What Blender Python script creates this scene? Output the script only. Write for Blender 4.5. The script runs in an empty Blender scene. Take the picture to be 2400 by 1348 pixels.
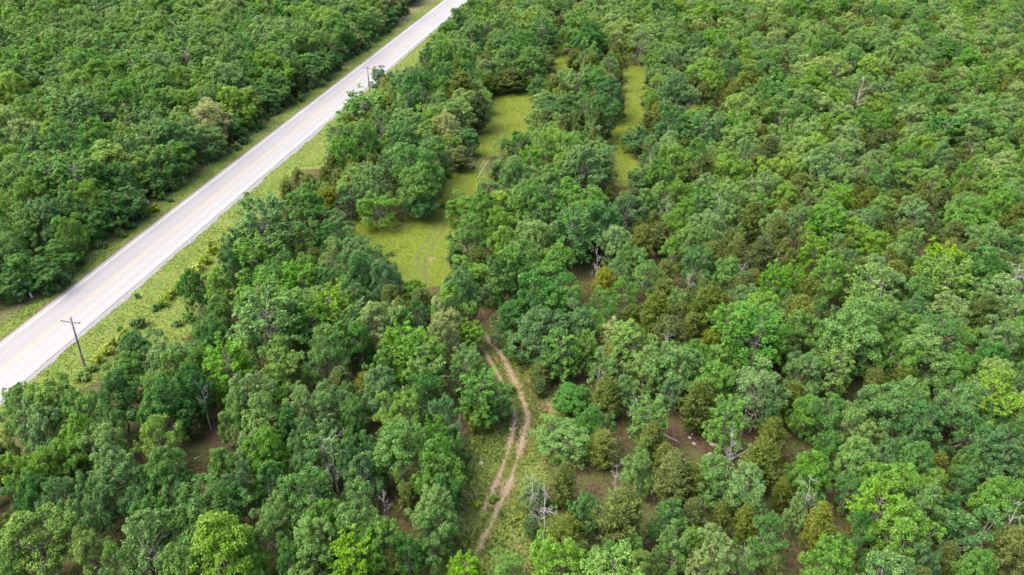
import bpy, math, random
import numpy as np
from mathutils import Vector, Matrix

SC = bpy.context.scene
COL = SC.collection
rng = np.random.default_rng(11)
random.seed(5)

# ------------------------------------------------------------ camera, sky, sun, exposure
H = 62.0                       # flying height
F = 1867.0                     # focal length in photograph pixels (2400 wide)
YH = -440.0
PITCH = math.atan((674 - YH) / F)
CP, SP = math.cos(PITCH), math.sin(PITCH)
cam = bpy.data.cameras.new('camera')
camo = bpy.data.objects.new('camera', cam); COL.objects.link(camo)
cam.sensor_width = 36; cam.lens = F / 2400 * 36
cam.clip_start = 1; cam.clip_end = 9000
camo.location = (0, 0, H); camo.rotation_euler = (math.pi / 2 - PITCH, 0, 0)
SC.camera = camo

SUN_EL, SUN_AZ = math.radians(58), math.radians(-108)      # azimuth from +Y, clockwise
world = bpy.data.worlds.new('World'); SC.world = world; world.use_nodes = True
wn = world.node_tree
sky = wn.nodes.new('ShaderNodeTexSky'); sky.sky_type = 'NISHITA'; sky.sun_disc = False
sky.sun_elevation = SUN_EL; sky.sun_rotation = SUN_AZ
sky.air_density = 1.0; sky.dust_density = 5.0; sky.ozone_density = 0.6
wn.links.new(sky.outputs[0], wn.nodes['Background'].inputs[0])
wn.nodes['Background'].inputs[1].default_value = 0.15
sun = bpy.data.lights.new('sun', 'SUN'); sun.energy = 1.5; sun.angle = math.radians(60)
sun.color = (1.0, 0.95, 0.86)
suno = bpy.data.objects.new('sun', sun); COL.objects.link(suno)
sd = Vector((math.sin(SUN_AZ) * math.cos(SUN_EL), math.cos(SUN_AZ) * math.cos(SUN_EL), math.sin(SUN_EL)))
suno.rotation_euler = sd.to_track_quat('Z', 'Y').to_euler()
SC.view_settings.view_transform = 'Standard'; SC.view_settings.look = 'None'
SC.view_settings.exposure = 2.24; SC.view_settings.gamma = 1
try:
    SC.cycles.max_bounces = 9; SC.cycles.diffuse_bounces = 6; SC.cycles.transmission_bounces = 6
    SC.cycles.transparent_max_bounces = 4
except Exception: pass

def at(x, y, z=0.0):
    """photograph pixel -> the point of the level plane at height z that stands there"""
    u = (x - 1200) / F; v = -(y - 674) / F
    d = (u, CP + v * SP, -SP + v * CP)
    t = (H - z) / -d[2]
    return np.array([d[0] * t, d[1] * t, z])
def depth_of(p): return p[1] * CP - (p[2] - H) * SP
def pix(p):
    dz = p[2] - H; dep = p[1] * CP - dz * SP; up = p[1] * SP + dz * CP
    return 1200 + F * p[0] / dep, 674 - F * up / dep

# ------------------------------------------------------------ helpers
def mesh_np(name, V, faces, mats=(), smooth=False, attrs=None, mat_idx=None):
    """V (n,3); faces: an (m,k) array or a list of such arrays"""
    me = bpy.data.meshes.new(name)
    if not isinstance(faces, list): faces = [faces]
    faces = [np.asarray(f, dtype=np.int32) for f in faces if len(f)]
    loops = np.concatenate([f.ravel() for f in faces])
    tot = np.concatenate([np.full(len(f), f.shape[1], dtype=np.int32) for f in faces])
    start = np.concatenate([[0], np.cumsum(tot)[:-1]]).astype(np.int32)
    me.vertices.add(len(V)); me.vertices.foreach_set('co', np.asarray(V, dtype=np.float32).ravel())
    me.loops.add(len(loops)); me.loops.foreach_set('vertex_index', loops)
    me.polygons.add(len(tot)); me.polygons.foreach_set('loop_start', start); me.polygons.foreach_set('loop_total', tot)
    if mat_idx is not None: me.polygons.foreach_set('material_index', np.asarray(mat_idx, dtype=np.int32))
    me.update(calc_edges=True)
    me.polygons.foreach_set('use_smooth', np.full(len(tot), smooth, dtype=bool))
    for m in mats: me.materials.append(m)
    for k, (dom, a) in (attrs or {}).items():
        at_ = me.attributes.new(k, 'FLOAT', dom); at_.data.foreach_set('value', np.asarray(a, dtype=np.float32))
    return me

def link(name, me, parent=None, loc=None):
    o = bpy.data.objects.new(name, me); COL.objects.link(o)
    if parent is not None: o.parent = parent
    if loc is not None: o.location = loc
    return o
def tag(o, label=None, cat=None, group=None, kind=None):
    if label: o['label'] = label
    if cat: o['category'] = cat
    if group: o['group'] = group
    if kind: o['kind'] = kind
    return o

def tube(pts, rad, sides=6):
    """tapered tube along pts; returns V, quads"""
    pts = np.asarray(pts, float); n = len(pts)
    V = []
    for i in range(n):
        t = pts[min(i + 1, n - 1)] - pts[max(i - 1, 0)]
        t = t / (np.linalg.norm(t) + 1e-9)
        a = np.cross(t, (0, 0, 1.0)) if abs(t[2]) < 0.9 else np.cross(t, (1.0, 0, 0))
        a /= np.linalg.norm(a); b = np.cross(t, a)
        for k in range(sides):
            w = 2 * math.pi * k / sides
            V.append(pts[i] + rad[i] * (math.cos(w) * a + math.sin(w) * b))
    Fq = []
    for i in range(n - 1):
        for k in range(sides):
            Fq.append((i * sides + k, i * sides + (k + 1) % sides, (i + 1) * sides + (k + 1) % sides, (i + 1) * sides + k))
    return np.array(V), np.array(Fq)
class Bag:
    def __init__(s): s.V = []; s.Q = []; s.T = []; s.n = 0
    def add(s, V, Q=None, T=None):
        V = np.asarray(V, float); s.V.append(V)
        if Q is not None and len(Q): s.Q.append(np.asarray(Q) + s.n)
        if T is not None and len(T): s.T.append(np.asarray(T) + s.n)
        s.n += len(V)
    def tube(s, pts, rad, sides=6):
        V, Q = tube(pts, rad, sides); s.add(V, Q)
        k = sides; c0 = s.n
        s.add(np.array([V[-k:].mean(0) ]), None, None)
        s.T.append(np.array([(c0 - k + i, c0 - k + (i + 1) % k, c0) for i in range(k)]))
    def box(s, c, d, R=None):
        c = np.asarray(c, float); d = np.asarray(d, float) / 2
        P = np.array([(x, y, z) for z in (-1, 1) for y in (-1, 1) for x in (-1, 1)]) * d
        if R is not None: P = P @ np.asarray(R).T
        s.add(P + c, [(0, 2, 3, 1), (4, 5, 7, 6), (0, 1, 5, 4), (2, 6, 7, 3), (0, 4, 6, 2), (1, 3, 7, 5)])
    def mesh(s, name, mats, smooth=False, attrs=None):
        f = []
        if s.Q: f.append(np.concatenate(s.Q))
        if s.T: f.append(np.concatenate(s.T))
        return mesh_np(name, np.concatenate(s.V), f, mats, smooth, attrs)

# ------------------------------------------------------------ materials
def new_mat(name):
    m = bpy.data.materials.new(name); m.use_nodes = True
    nt = m.node_tree; nt.nodes.clear()
    out = nt.nodes.new('ShaderNodeOutputMaterial')
    return m, nt, out
def N(nt, t, **k):
    n = nt.nodes.new(t)
    for a, b in k.items(): setattr(n, a, b)
    return n
def ramp(nt, fac, stops):
    r = nt.nodes.new('ShaderNodeValToRGB'); e = r.color_ramp.elements
    while len(e) < len(stops): e.new(0.5)
    for el, (p, c) in zip(e, stops):
        el.position = p; el.color = (*c, 1)
    nt.links.new(fac, r.inputs[0]); return r.outputs[0]
def mixc(nt, fac, a, b, mode='MIX'):
    m = nt.nodes.new('ShaderNodeMix'); m.data_type = 'RGBA'; m.blend_type = mode
    for i, v in ((0, fac), (6, a), (7, b)):
        if hasattr(v, 'links'): nt.links.new(v, m.inputs[i])
        elif i == 0: m.inputs[i].default_value = v
        else: m.inputs[i].default_value = (*v, 1)
    return m.outputs[2]
def math_(nt, op, a, b=None, clamp=False):
    m = nt.nodes.new('ShaderNodeMath'); m.operation = op; m.use_clamp = clamp
    for i, v in ((0, a), (1, b)):
        if v is None: continue
        if hasattr(v, 'links'): nt.links.new(v, m.inputs[i])
        else: m.inputs[i].default_value = v
    return m.outputs[0]
def noise(nt, scale, detail=3, rough=0.55, vec=None, dist=0):
    n = nt.nodes.new('ShaderNodeTexNoise'); n.inputs['Scale'].default_value = scale
    n.inputs['Detail'].default_value = detail; n.inputs['Roughness'].default_value = rough
    n.inputs['Distortion'].default_value = dist
    if vec is not None: nt.links.new(vec, n.inputs['Vector'])
    return n.outputs['Fac']
def objcoord(nt, scale=(1, 1, 1)):
    t = nt.nodes.new('ShaderNodeTexCoord'); m = nt.nodes.new('ShaderNodeMapping')
    m.inputs['Scale'].default_value = scale
    nt.links.new(t.outputs['Object'], m.inputs[0]); return m.outputs[0]

def leaf_mat(name, stops, tipcol, trans=0.3, tipamt=0.75, rough=0.55, spread=0.17):
    """leaf colour: per-tree tint through a ramp, per-leaf value 'lv', young outer leaves 'tip'"""
    m, nt, out = new_mat(name)
    ti = N(nt, 'ShaderNodeAttribute', attribute_type='INSTANCER', attribute_name='tint')
    base = ramp(nt, ti.outputs['Fac'], stops)
    lv = N(nt, 'ShaderNodeAttribute', attribute_name='lv')
    tp = N(nt, 'ShaderNodeAttribute', attribute_name='tip')
    hs = N(nt, 'ShaderNodeHueSaturation')
    hs.inputs['Hue'].default_value = 0.5
    fr_ = N(nt, 'ShaderNodeMath', operation='FRACT')
    oi = N(nt, 'ShaderNodeObjectInfo')
    # tree-to-tree value and hue wobble, leaf-to-leaf value wobble
    v = math_(nt, 'ADD', math_(nt, 'MULTIPLY', lv.outputs['Fac'], 0.75), 0.62)
    v = math_(nt, 'MULTIPLY', v, math_(nt, 'ADD', math_(nt, 'MULTIPLY', oi.outputs['Random'], spread * 2), 1 - spread))
    nt.links.new(v, hs.inputs['Value'])
    h = math_(nt, 'ADD', math_(nt, 'MULTIPLY', oi.outputs['Random'], -0.022), 0.508)
    nt.links.new(h, hs.inputs['Hue'])
    nt.links.new(math_(nt, 'MULTIPLY', oi.outputs['Random'], 7.31), fr_.inputs[0])
    nt.links.new(math_(nt, 'ADD', math_(nt, 'MULTIPLY', fr_.outputs[0], 0.30), 0.86), hs.inputs['Saturation'])
    nt.links.new(base, hs.inputs['Color'])
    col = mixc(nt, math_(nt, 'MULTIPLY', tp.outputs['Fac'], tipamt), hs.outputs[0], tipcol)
    df = N(nt, 'ShaderNodeBsdfPrincipled'); df.inputs['Roughness'].default_value = rough
    df.inputs['Specular IOR Level'].default_value = 0.14
    tr = N(nt, 'ShaderNodeBsdfTranslucent')
    nt.links.new(col, df.inputs['Base Color'])
    nt.links.new(mixc(nt, 0.5, col, (0.10, 0.16, 0.01)), tr.inputs['Color'])
    mx = N(nt, 'ShaderNodeMixShader'); mx.inputs[0].default_value = trans
    nt.links.new(df.outputs[0], mx.inputs[1]); nt.links.new(tr.outputs[0], mx.inputs[2])
    nt.links.new(mx.outputs[0], out.inputs[0]); return m

def simple(name, c1, c2, scale=3, rough=0.8, bump=0.0, stretch=(1, 1, 1), spec=0.3):
    m, nt, out = new_mat(name)
    v = objcoord(nt, stretch)
    f = noise(nt, scale, 5, 0.6, v)
    col = ramp(nt, f, [(0.3, c1), (0.7, c2)])
    b = N(nt, 'ShaderNodeBsdfPrincipled'); b.inputs['Roughness'].default_value = rough
    b.inputs['Specular IOR Level'].default_value = spec
    nt.links.new(col, b.inputs['Base Color'])
    if bump:
        bp = N(nt, 'ShaderNodeBump'); bp.inputs['Strength'].default_value = bump
        bp.inputs['Distance'].default_value = 0.05
        nt.links.new(f, bp.inputs['Height']); nt.links.new(bp.outputs[0], b.inputs['Normal'])
    nt.links.new(b.outputs[0], out.inputs[0]); return m

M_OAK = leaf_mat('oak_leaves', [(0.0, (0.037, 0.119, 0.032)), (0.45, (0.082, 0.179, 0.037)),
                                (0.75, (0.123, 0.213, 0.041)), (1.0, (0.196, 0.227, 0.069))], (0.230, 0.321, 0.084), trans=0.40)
M_HICK = leaf_mat('hickory_leaves', [(0.0, (0.034, 0.120, 0.028)), (0.5, (0.072, 0.182, 0.028)), (1.0, (0.100, 0.199, 0.024))],
                  (0.15, 0.26, 0.04), trans=0.32, tipamt=0.45)
M_CEDAR = leaf_mat('cedar_needles', [(0.0, (0.021, 0.049, 0.013)), (0.5, (0.060, 0.084, 0.014)), (1.0, (0.108, 0.129, 0.014))],
                   (0.115, 0.138, 0.022), trans=0.2, tipamt=0.5, rough=0.7)
M_SHRUB = leaf_mat('shrub_leaves', [(0.0, (0.028, 0.085, 0.030)), (0.5, (0.070, 0.160, 0.025)), (1.0, (0.165, 0.225, 0.020))],
                   (0.24, 0.31, 0.05), trans=0.3, tipamt=0.4)
M_BARK = simple('oak_bark', (0.075, 0.060, 0.050), (0.19, 0.165, 0.145), 6, 0.9, 0.5, (1, 1, 0.25))
M_CBARK = simple('cedar_bark', (0.085, 0.050, 0.035), (0.17, 0.12, 0.09), 6, 0.9, 0.5, (1, 1, 0.2))
M_DEAD = simple('bleached_wood', (0.169, 0.158, 0.149), (0.316, 0.304, 0.297), 4, 0.85, 0.4, (1, 1, 0.4))
M_POLE = simple('weathered_pole_wood', (0.065, 0.056, 0.054), (0.147, 0.129, 0.125), 5, 0.85, 0.4, (1, 1, 0.08))
M_GLASSI = simple('porcelain', (0.434, 0.434, 0.434), (0.546, 0.546, 0.546), 3, 0.25, 0, spec=0.5)
M_STEEL = simple('galvanised_steel', (0.30, 0.30, 0.31), (0.45, 0.45, 0.46), 9, 0.45, 0.1)
M_PVC = simple('white_plastic', (0.462, 0.469, 0.476), (0.546, 0.553, 0.560), 3, 0.45)
M_YPLAST = simple('yellow_plastic', (0.403, 0.358, 0.117), (0.468, 0.416, 0.169), 3, 0.5)
M_ROCK = simple('limestone', (0.135, 0.112, 0.099), (0.279, 0.247, 0.225), 2.5, 0.9, 0.6)

# ------------------------------------------------------------ the ground plan (outlines traced on the level ground)
def G(pts): return np.array([at(x, y)[:2] for x, y in pts])
# road axis and half width
ax0 = at(0, 874)[:2]; ax1 = at(1072, 0)[:2]
RD = (ax1 - ax0) / np.linalg.norm(ax1 - ax0); RN = np.array([-RD[1], RD[0]])    # RN points to the left woods
RHALF = 4.62; RDIST = float(ax0 @ RN) + 0.35
def road_off(P): return P @ RN - RDIST
def rp(s, t):       # point s metres along the axis from ax0, t metres to its left
    return ax0 + RD * s + RN * (RDIST - float(ax0 @ RN) + t)

LWOOD = [(-900, 1150), (-300, 860), (0, 735), (60, 712), (130, 690), (185, 640), (235, 575), (330, 530), (375, 470), (455, 420), (480, 400), (560, 345),
         (650, 268), (715, 232), (770, 190), (830, 140), (905, 85), (960, 28), (1012, -14), (1060, -60), (1130, -130),
         (700, -330), (-1500, -330), (-2600, 600)]
RWOOD = [(-900, 1700), (-350, 1320), (-30, 1030), (30, 975), (120, 945), (205, 905), (285, 850), (420, 840), (450, 780), (432, 705), (450, 655), (515, 622),
         (535, 570), (600, 520), (640, 505), (672, 480), (658, 430), (668, 395), (745, 385), (778, 350), (784, 300), (798, 255), (885, 238), (880, 190), (945, 168), (1003, 145),
         (1015, 95), (1050, 40), (1100, 5), (1180, -60), (1290, -200), (3800, -330), (4200, 700), (3900, 1900), (-900, 2100)]
CLEAR = {
 'far': [(1105, 320), (1150, 300), (1160, 225), (1205, 213), (1262, 212), (1268, 175), (1300, 195), (1262, 235), (1245, 285), (1240, 320), (1190, 345), (1160, 375), (1150, 425), (1085, 470), (1060, 530),
         (1050, 590), (1062, 670), (1000, 690), (945, 670), (925, 620), (868, 590), (830, 560), (780, 530), (850, 505), (935, 520), (1015, 498), (1042, 455), (1052, 410), (1108, 395)],
 'lane': [(1465, 120), (1512, 165), (1514, 230), (1495, 290), (1500, 350), (1500, 400), (1450, 480), (1425, 470), (1440, 400), (1425, 360), (1425, 290), (1462, 275), (1462, 185)],
 'gap': [(1300, 95), (1332, 95), (1332, 195), (1305, 195)],
 'gap2': [(1288, 5), (1345, 5), (1335, 40), (1292, 40)],
 'track': [(1108, 712), (1182, 712), (1194, 790), (1238, 855), (1316, 905), (1332, 980), (1298, 1060), (1274, 1110), (1262, 1170), (1290, 1240), (1230, 1330),
           (1180, 1400), (1170, 1600), (900, 1600), (985, 1350), (1060, 1290), (1075, 1200), (1085, 1120), (1085, 1050), (1130, 1000), (1182, 950), (1160, 895), (1118, 850), (1115, 790)],
}
BROWN = {   # openings with leaf litter, few or no trees
 'b1': [(1345, 590), (1400, 585), (1410, 640), (1375, 720), (1330, 730), (1350, 670)],
 'b2': [(1530, 985), (1600, 975), (1650, 1020), (1690, 1060), (1640, 1075), (1560, 1040)],
 'b3': [(1795, 1275), (1880, 1255), (1915, 1400), (1800, 1420)],
 'b4': [(425, 1000), (505, 975), (500, 1060), (440, 1095)],
 'b5': [(2205, 1075), (2260, 1060), (2260, 1150), (2215, 1150)],
 'b6': [(1025, 855), (1110, 850), (1095, 905), (1030, 905)],
 'b7': [(890, 1115), (965, 1110), (965, 1160), (900, 1150)],
 'b8': [(1225, 905), (1225, 905), (1226, 906)],
 'b9': [(1970, 1235), (2010, 1225), (2015, 1280), (1975, 1280)],
 'b10': [(1425, 930), (1500, 945), (1495, 985), (1440, 990)],
 'b11': [(295, 1000), (330, 985), (330, 1040), (300, 1040)],
 'b12': [(1440, 1120), (1480, 1110), (1485, 1160), (1440, 1170)],
}
GL, GR = G(LWOOD), G(RWOOD)
GC = {k: G(v) for k, v in CLEAR.items()}
GB = {k: G(v) for k, v in BROWN.items()}
def inside(P, poly):
    x, y = P[:, 0], P[:, 1]; r = np.zeros(len(P), bool); n = len(poly)
    for i in range(n):
        x1, y1 = poly[i]; x2, y2 = poly[(i + 1) % n]
        c = ((y1 > y) != (y2 > y))
        with np.errstate(divide='ignore', invalid='ignore'):
            xi = (x2 - x1) * (y - y1) / (y2 - y1 + 1e-12) + x1
        r ^= c & (x < xi)
    return r
def dist_line(P, L, closed=False):
    d = np.full(len(P), 1e9); n = len(L)
    for i in range(n if closed else n - 1):
        a = L[i]; b = L[(i + 1) % n]; ab = b - a
        t = np.clip(((P - a) @ ab) / (ab @ ab + 1e-9), 0, 1)
        d = np.minimum(d, np.linalg.norm(P - a - t[:, None] * ab, axis=1))
    return d
def sdist(P, poly):                       # > 0 inside
    d = dist_line(P, poly, True); return np.where(inside(P, poly), d, -d)
def vnoise(P, s, seed=0):                 # smooth value noise, 0..1
    r = np.random.default_rng(seed); T = r.random((64, 64))
    q = P / s + 500; i = np.floor(q).astype(int); f = q - i; f = f * f * (3 - 2 * f)
    a = T[i[:, 0] % 64, i[:, 1] % 64]; b = T[(i[:, 0] + 1) % 64, i[:, 1] % 64]
    c = T[i[:, 0] % 64, (i[:, 1] + 1) % 64]; d = T[(i[:, 0] + 1) % 64, (i[:, 1] + 1) % 64]
    return (a * (1 - f[:, 0]) + b * f[:, 0]) * (1 - f[:, 1]) + (c * (1 - f[:, 0]) + d * f[:, 0]) * f[:, 1]

# wheel ruts
RUT_A = G([(1116, 775), (1120, 800), (1147, 843), (1178, 898), (1198, 948), (1207, 975), (1204, 1005), (1197, 1031), (1183, 1081), (1163, 1131), (1150, 1161), (1137, 1188), (1120, 1231)])
RUT_B = G([(1130, 765), (1143, 792), (1177, 833), (1208, 897), (1227, 941), (1237, 978), (1231, 1005), (1223, 1038), (1210, 1085), (1197, 1125), (1180, 1165), (1160, 1208), (1150, 1231), (1130, 1268), (1113, 1305)])
RUT_C = G([(1062, 480), (1035, 517), (1002, 560), (985, 590), (978, 620), (985, 650)])
RUT_D = G([(1075, 490), (1050, 522), (1018, 570), (998, 605), (995, 640), (1005, 665)])

# ------------------------------------------------------------ ground sheet
def axis(lo, hi, step, far):
    a = list(np.arange(lo, hi + step, step)); s = step
    b = a[-1]; up = []
    while b < far: s *= 1.5; b += s; up.append(b)
    s = step; b = a[0]; dn = []
    while b > -far: s *= 1.5; b -= s; dn.append(b)
    return np.array(dn[::-1] + a + up)
gx = axis(-235, 255, 1.0, 5000); gy = axis(25, 345, 1.0, 5000)
XX, YY = np.meshgrid(gx, gy); GP = np.stack([XX.ravel(), YY.ravel()], 1)
nzb = vnoise(GP, 6, 1); nzs = vnoise(GP, 2.2, 2)
wob = (nzb - 0.5) * 5 + (nzs - 0.5) * 2.4
def sstep(a, b, x): t = np.clip((x - a) / (b - a), 0, 1); return t * t * (3 - 2 * t)
gl = sstep(1.5, 5.0, sdist(GP, GL) + wob); gr = sstep(-0.5, 2.2, sdist(GP, GR) + wob)
wood = np.maximum(gl, gr)
clr = np.zeros(len(GP)); lush = np.zeros(len(GP))
for k, p in GC.items():
    s_ = sstep(-2.2, 1.2, sdist(GP, p) + wob)
    clr = np.maximum(clr, s_)
    lush = np.maximum(lush, s_ * {'far': 1.0, 'lane': 1.0, 'gap': 1, 'gap2': 1, 'track': 0.0}[k])
grass = np.clip(np.maximum(1 - wood, clr), 0, 1)
ro = GP @ RN - RDIST
far_ = (GP[:, 0] < -240) | (GP[:, 0] > 260) | (GP[:, 1] > 350) | (GP[:, 1] < 20)
grass[far_] = 0
# dry, thin grass on the left verge next to the woods; under the trees of the groves a thin green flush
dry = sstep(7.2, 9.5, ro + wob * 0.6) * (1 - gl) * 0.9
dry = np.maximum(dry, sstep(0.45, 0.8, nzb) * clr * (1 - lush) * 0.7)
bare = np.zeros(len(GP))
for (x, y, r) in ((95, 680, 1.8), (45, 712, 1.6), (125, 655, 1.2), (1190, 1000, 1.6), (1112, 880, 3.2), (1145, 755, 4.0), (1122, 835, 3.6), (1165, 985, 1.2), (1135, 1330, 1.0), (1012, 606, 0.8), (985, 500, 2.2), (1290, 950, 1.6)):
    c = at(x, y)[:2]; bare = np.maximum(bare, sstep(r * 1.5, r * 0.3, np.linalg.norm(GP - c, axis=1) + wob * 0.5))
nx, ny = len(gx), len(gy)
ii = np.arange(nx * ny).reshape(ny, nx)
gq = np.stack([ii[:-1, :-1].ravel(), ii[:-1, 1:].ravel(), ii[1:, 1:].ravel(), ii[1:, :-1].ravel()], 1)

mg, nt, out = new_mat('ground_cover')
oc = objcoord(nt)
A = {k: N(nt, 'ShaderNodeAttribute', attribute_name=k).outputs['Fac'] for k in ('grass', 'lush', 'dry', 'bare')}
n1 = noise(nt, 0.35, 5, 0.65, oc); n2 = noise(nt, 2.2, 5, 0.7, oc); n3 = noise(nt, 9, 3, 0.7, oc)
litter = ramp(nt, n2, [(0.25, (0.022, 0.013, 0.007)), (0.5, (0.048, 0.030, 0.018)), (0.72, (0.087, 0.064, 0.042))])
litter = mixc(nt, ramp(nt, n1, [(0.42, (0, 0, 0)), (0.60, (0.8, 0.8, 0.8))]), litter, (0.050, 0.066, 0.018))
verge = ramp(nt, n2, [(0.25, (0.044, 0.073, 0.016)), (0.5, (0.069, 0.103, 0.020)), (0.78, (0.101, 0.124, 0.029))])
verge = mixc(nt, ramp(nt, n1, [(0.35, (0, 0, 0)), (0.7, (0.648, 0.614, 0.630))]), verge, (0.108, 0.121, 0.025))
lushc = ramp(nt, n2, [(0.25, (0.045, 0.074, 0.009)), (0.5, (0.072, 0.096, 0.010)), (0.8, (0.107, 0.112, 0.023))])
dryc = ramp(nt, n2, [(0.25, (0.050, 0.055, 0.021)), (0.55, (0.105, 0.095, 0.045)), (0.8, (0.158, 0.122, 0.069))])
g_ = mixc(nt, A['lush'], verge, lushc)
thr = math_(nt, 'MULTIPLY', math_(nt, 'SUBTRACT', math_(nt, 'ADD', A['dry'], n1), 0.55), 2.2, True)
g_ = mixc(nt, math_(nt, 'MULTIPLY', thr, A['dry'], True), g_, dryc)
gf = math_(nt, 'MULTIPLY', math_(nt, 'SUBTRACT', math_(nt, 'ADD', A['grass'], math_(nt, 'MULTIPLY', n2, 0.8)), 0.7), 3.0, True)
col = mixc(nt, gf, litter, g_)
soil = ramp(nt, n3, [(0.3, (0.121, 0.066, 0.041)), (0.7, (0.211, 0.136, 0.096))])
bf = math_(nt, 'MULTIPLY', math_(nt, 'SUBTRACT', math_(nt, 'ADD', A['bare'], n2), 0.85), 2.5, True)
col = mixc(nt, math_(nt, 'MULTIPLY', bf, 0.8), col, soil)
b = N(nt, 'ShaderNodeBsdfPrincipled'); b.inputs['Roughness'].default_value = 0.95; b.inputs['Specular IOR Level'].default_value = 0.1
bp = N(nt, 'ShaderNodeBump'); bp.inputs['Strength'].default_value = 0.8; bp.inputs['Distance'].default_value = 0.25
nt.links.new(n2, bp.inputs['Height']); nt.links.new(bp.outputs[0], b.inputs['Normal'])
nt.links.new(col, b.inputs['Base Color']); nt.links.new(b.outputs[0], out.inputs[0])
gme = mesh_np('ground', np.stack([GP[:, 0], GP[:, 1], np.zeros(len(GP))], 1), gq, [mg], False,
              {'grass': ('POINT', grass), 'lush': ('POINT', lush), 'dry': ('POINT', dry), 'bare': ('POINT', bare)})
tag(link('ground', gme), kind='structure')

# ------------------------------------------------------------ highway
mr, nt, out = new_mat('worn_asphalt')
oc = objcoord(nt, (0.05, 1.2, 1)); oc2 = objcoord(nt)
s1 = noise(nt, 1.0, 4, 0.6, oc); s2 = noise(nt, 14, 3, 0.7, oc2); s3 = noise(nt, 0.12, 3, 0.5, oc2)
tc = N(nt, 'ShaderNodeTexCoord'); sx = N(nt, 'ShaderNodeSeparateXYZ'); nt.links.new(tc.outputs['Object'], sx.inputs[0])
lane = ramp(nt, math_(nt, 'ADD', math_(nt, 'MULTIPLY', sx.outputs[1], 0.11), 0.5), [(0.30, (0.163, 0.159, 0.151)), (0.47, (0.159, 0.154, 0.144)), (0.54, (0.136, 0.130, 0.132)), (0.9, (0.130, 0.125, 0.128))])
c = mixc(nt, 0.5, lane, ramp(nt, s1, [(0.3, (0.124, 0.122, 0.119)), (0.7, (0.170, 0.166, 0.160))]))
wp = math_(nt, 'ABSOLUTE', math_(nt, 'SINE', math_(nt, 'MULTIPLY', sx.outputs[1], math.pi / 1.95)))
c = mixc(nt, math_(nt, 'MULTIPLY', math_(nt, 'MULTIPLY', math_(nt, 'POWER', wp, 3.0), s1), 0.42), c, (0.090, 0.088, 0.094))
c = mixc(nt, 0.12, c, ramp(nt, s2, [(0.3, (0.061, 0.065, 0.065)), (0.7, (0.210, 0.210, 0.209))]))
b = N(nt, 'ShaderNodeBsdfPrincipled'); b.inputs['Roughness'].default_value = 0.62; b.inputs['Specular IOR Level'].default_value = 0.4
bp = N(nt, 'ShaderNodeBump'); bp.inputs['Strength'].default_value = 0.25; bp.inputs['Distance'].default_value = 0.02
nt.links.new(s2, bp.inputs['Height']); nt.links.new(bp.outputs[0], b.inputs['Normal'])
nt.links.new(c, b.inputs['Base Color']); nt.links.new(b.outputs[0], out.inputs[0])
M_WLINE = simple('white_line_paint', (0.215, 0.215, 0.220), (0.275, 0.275, 0.281), 5, 0.6)
M_YLINE = simple('yellow_line_paint', (0.178, 0.136, 0.088), (0.215, 0.167, 0.115), 3, 0.6)
M_GRAV = simple('road_edge_gravel', (0.084, 0.080, 0.076), (0.153, 0.153, 0.151), 7, 0.95, 0.6)
M_LIP = simple('shaded_soil_lip', (0.047, 0.025, 0.019), (0.111, 0.068, 0.047), 5, 0.95, 0.6)  # brown soil lip, with the road edge's shadow painted into its dark colour
S0, S1 = -260, 900
root = bpy.data.objects.new('road', None)
RROT = math.atan2(RD[1], RD[0])
def strip(name, t0, t1, z0, z1, mat, parent, wob0=0.0, wob1=0.0, ds=4.0, s0=S0, s1=S1, seed=0, kind=None):
    """a slab along the axis between offsets t0<t1 (left positive), in the road's own frame (x along, y left)"""
    s = np.arange(s0, s1 + ds, ds); r = np.random.default_rng(seed)
    def w(amp):
        if not amp: return np.zeros(len(s))
        P = np.stack([s, s * 0], 1); return amp * ((vnoise(P, 3.5, seed + 5) - 0.5) * 1.4 + (vnoise(P, 1.0, seed + 6) - 0.5) * 0.8)
    a = t0 + w(wob0); bb = t1 + w(wob1); n = len(s)
    V = np.concatenate([np.stack([s, a, np.full(n, z1)], 1), np.stack([s, bb, np.full(n, z1)], 1),
                        np.stack([s, a - 0.04, np.full(n, z0)], 1), np.stack([s, bb + 0.04, np.full(n, z0)], 1)])
    i = np.arange(n - 1)
    Q = np.concatenate([np.stack([i, i + 1, n + i + 1, n + i], 1), np.stack([2 * n + i, 2 * n + i + 1, i + 1, i], 1), np.stack([n + i, n + i + 1, 3 * n + i + 1, 3 * n + i], 1)])
    o = link(name, mesh_np(name, V, Q, [mat]), parent)
    if parent is None:
        o.location = (*rp(0, 0), 0); o.rotation_euler = (0, 0, RROT)
    return o
road = strip('road', -RHALF, RHALF, 0.0, 0.07, mr, None, 0.10, 0.03, 0.8, seed=3); tag(road, kind='structure')
sr = strip('shoulder', -RHALF - 0.75, -RHALF - 0.045, 0.005, 0.03, M_GRAV, None, 0.55, 0.0, 0.6, seed=8); tag(sr, kind='structure')
sl = strip('shaded_soil_edge', RHALF + 0.045, RHALF + 0.36, 0.004, 0.035, M_LIP, None, 0.0, 0.18, 0.6, seed=9); tag(sl, kind='structure')
WL = RHALF * 0.84
strip('edge_line', WL - 0.07, WL + 0.07, 0.070, 0.075, M_WLINE, road, 0.02, 0.02, 1.0, seed=21)
strip('edge_line', -WL - 0.07, -WL + 0.07, 0.070, 0.075, M_WLINE, road, 0.02, 0.02, 1.0, seed=22)
strip('centre_line', 0.07, 0.20, 0.070, 0.075, M_YLINE, road, 0.02, 0.02, 1.0, seed=23)
strip('centre_line', -0.20, -0.07, 0.070, 0.075, M_YLINE, road, 0.02, 0.02, 1.0, seed=24)
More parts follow.
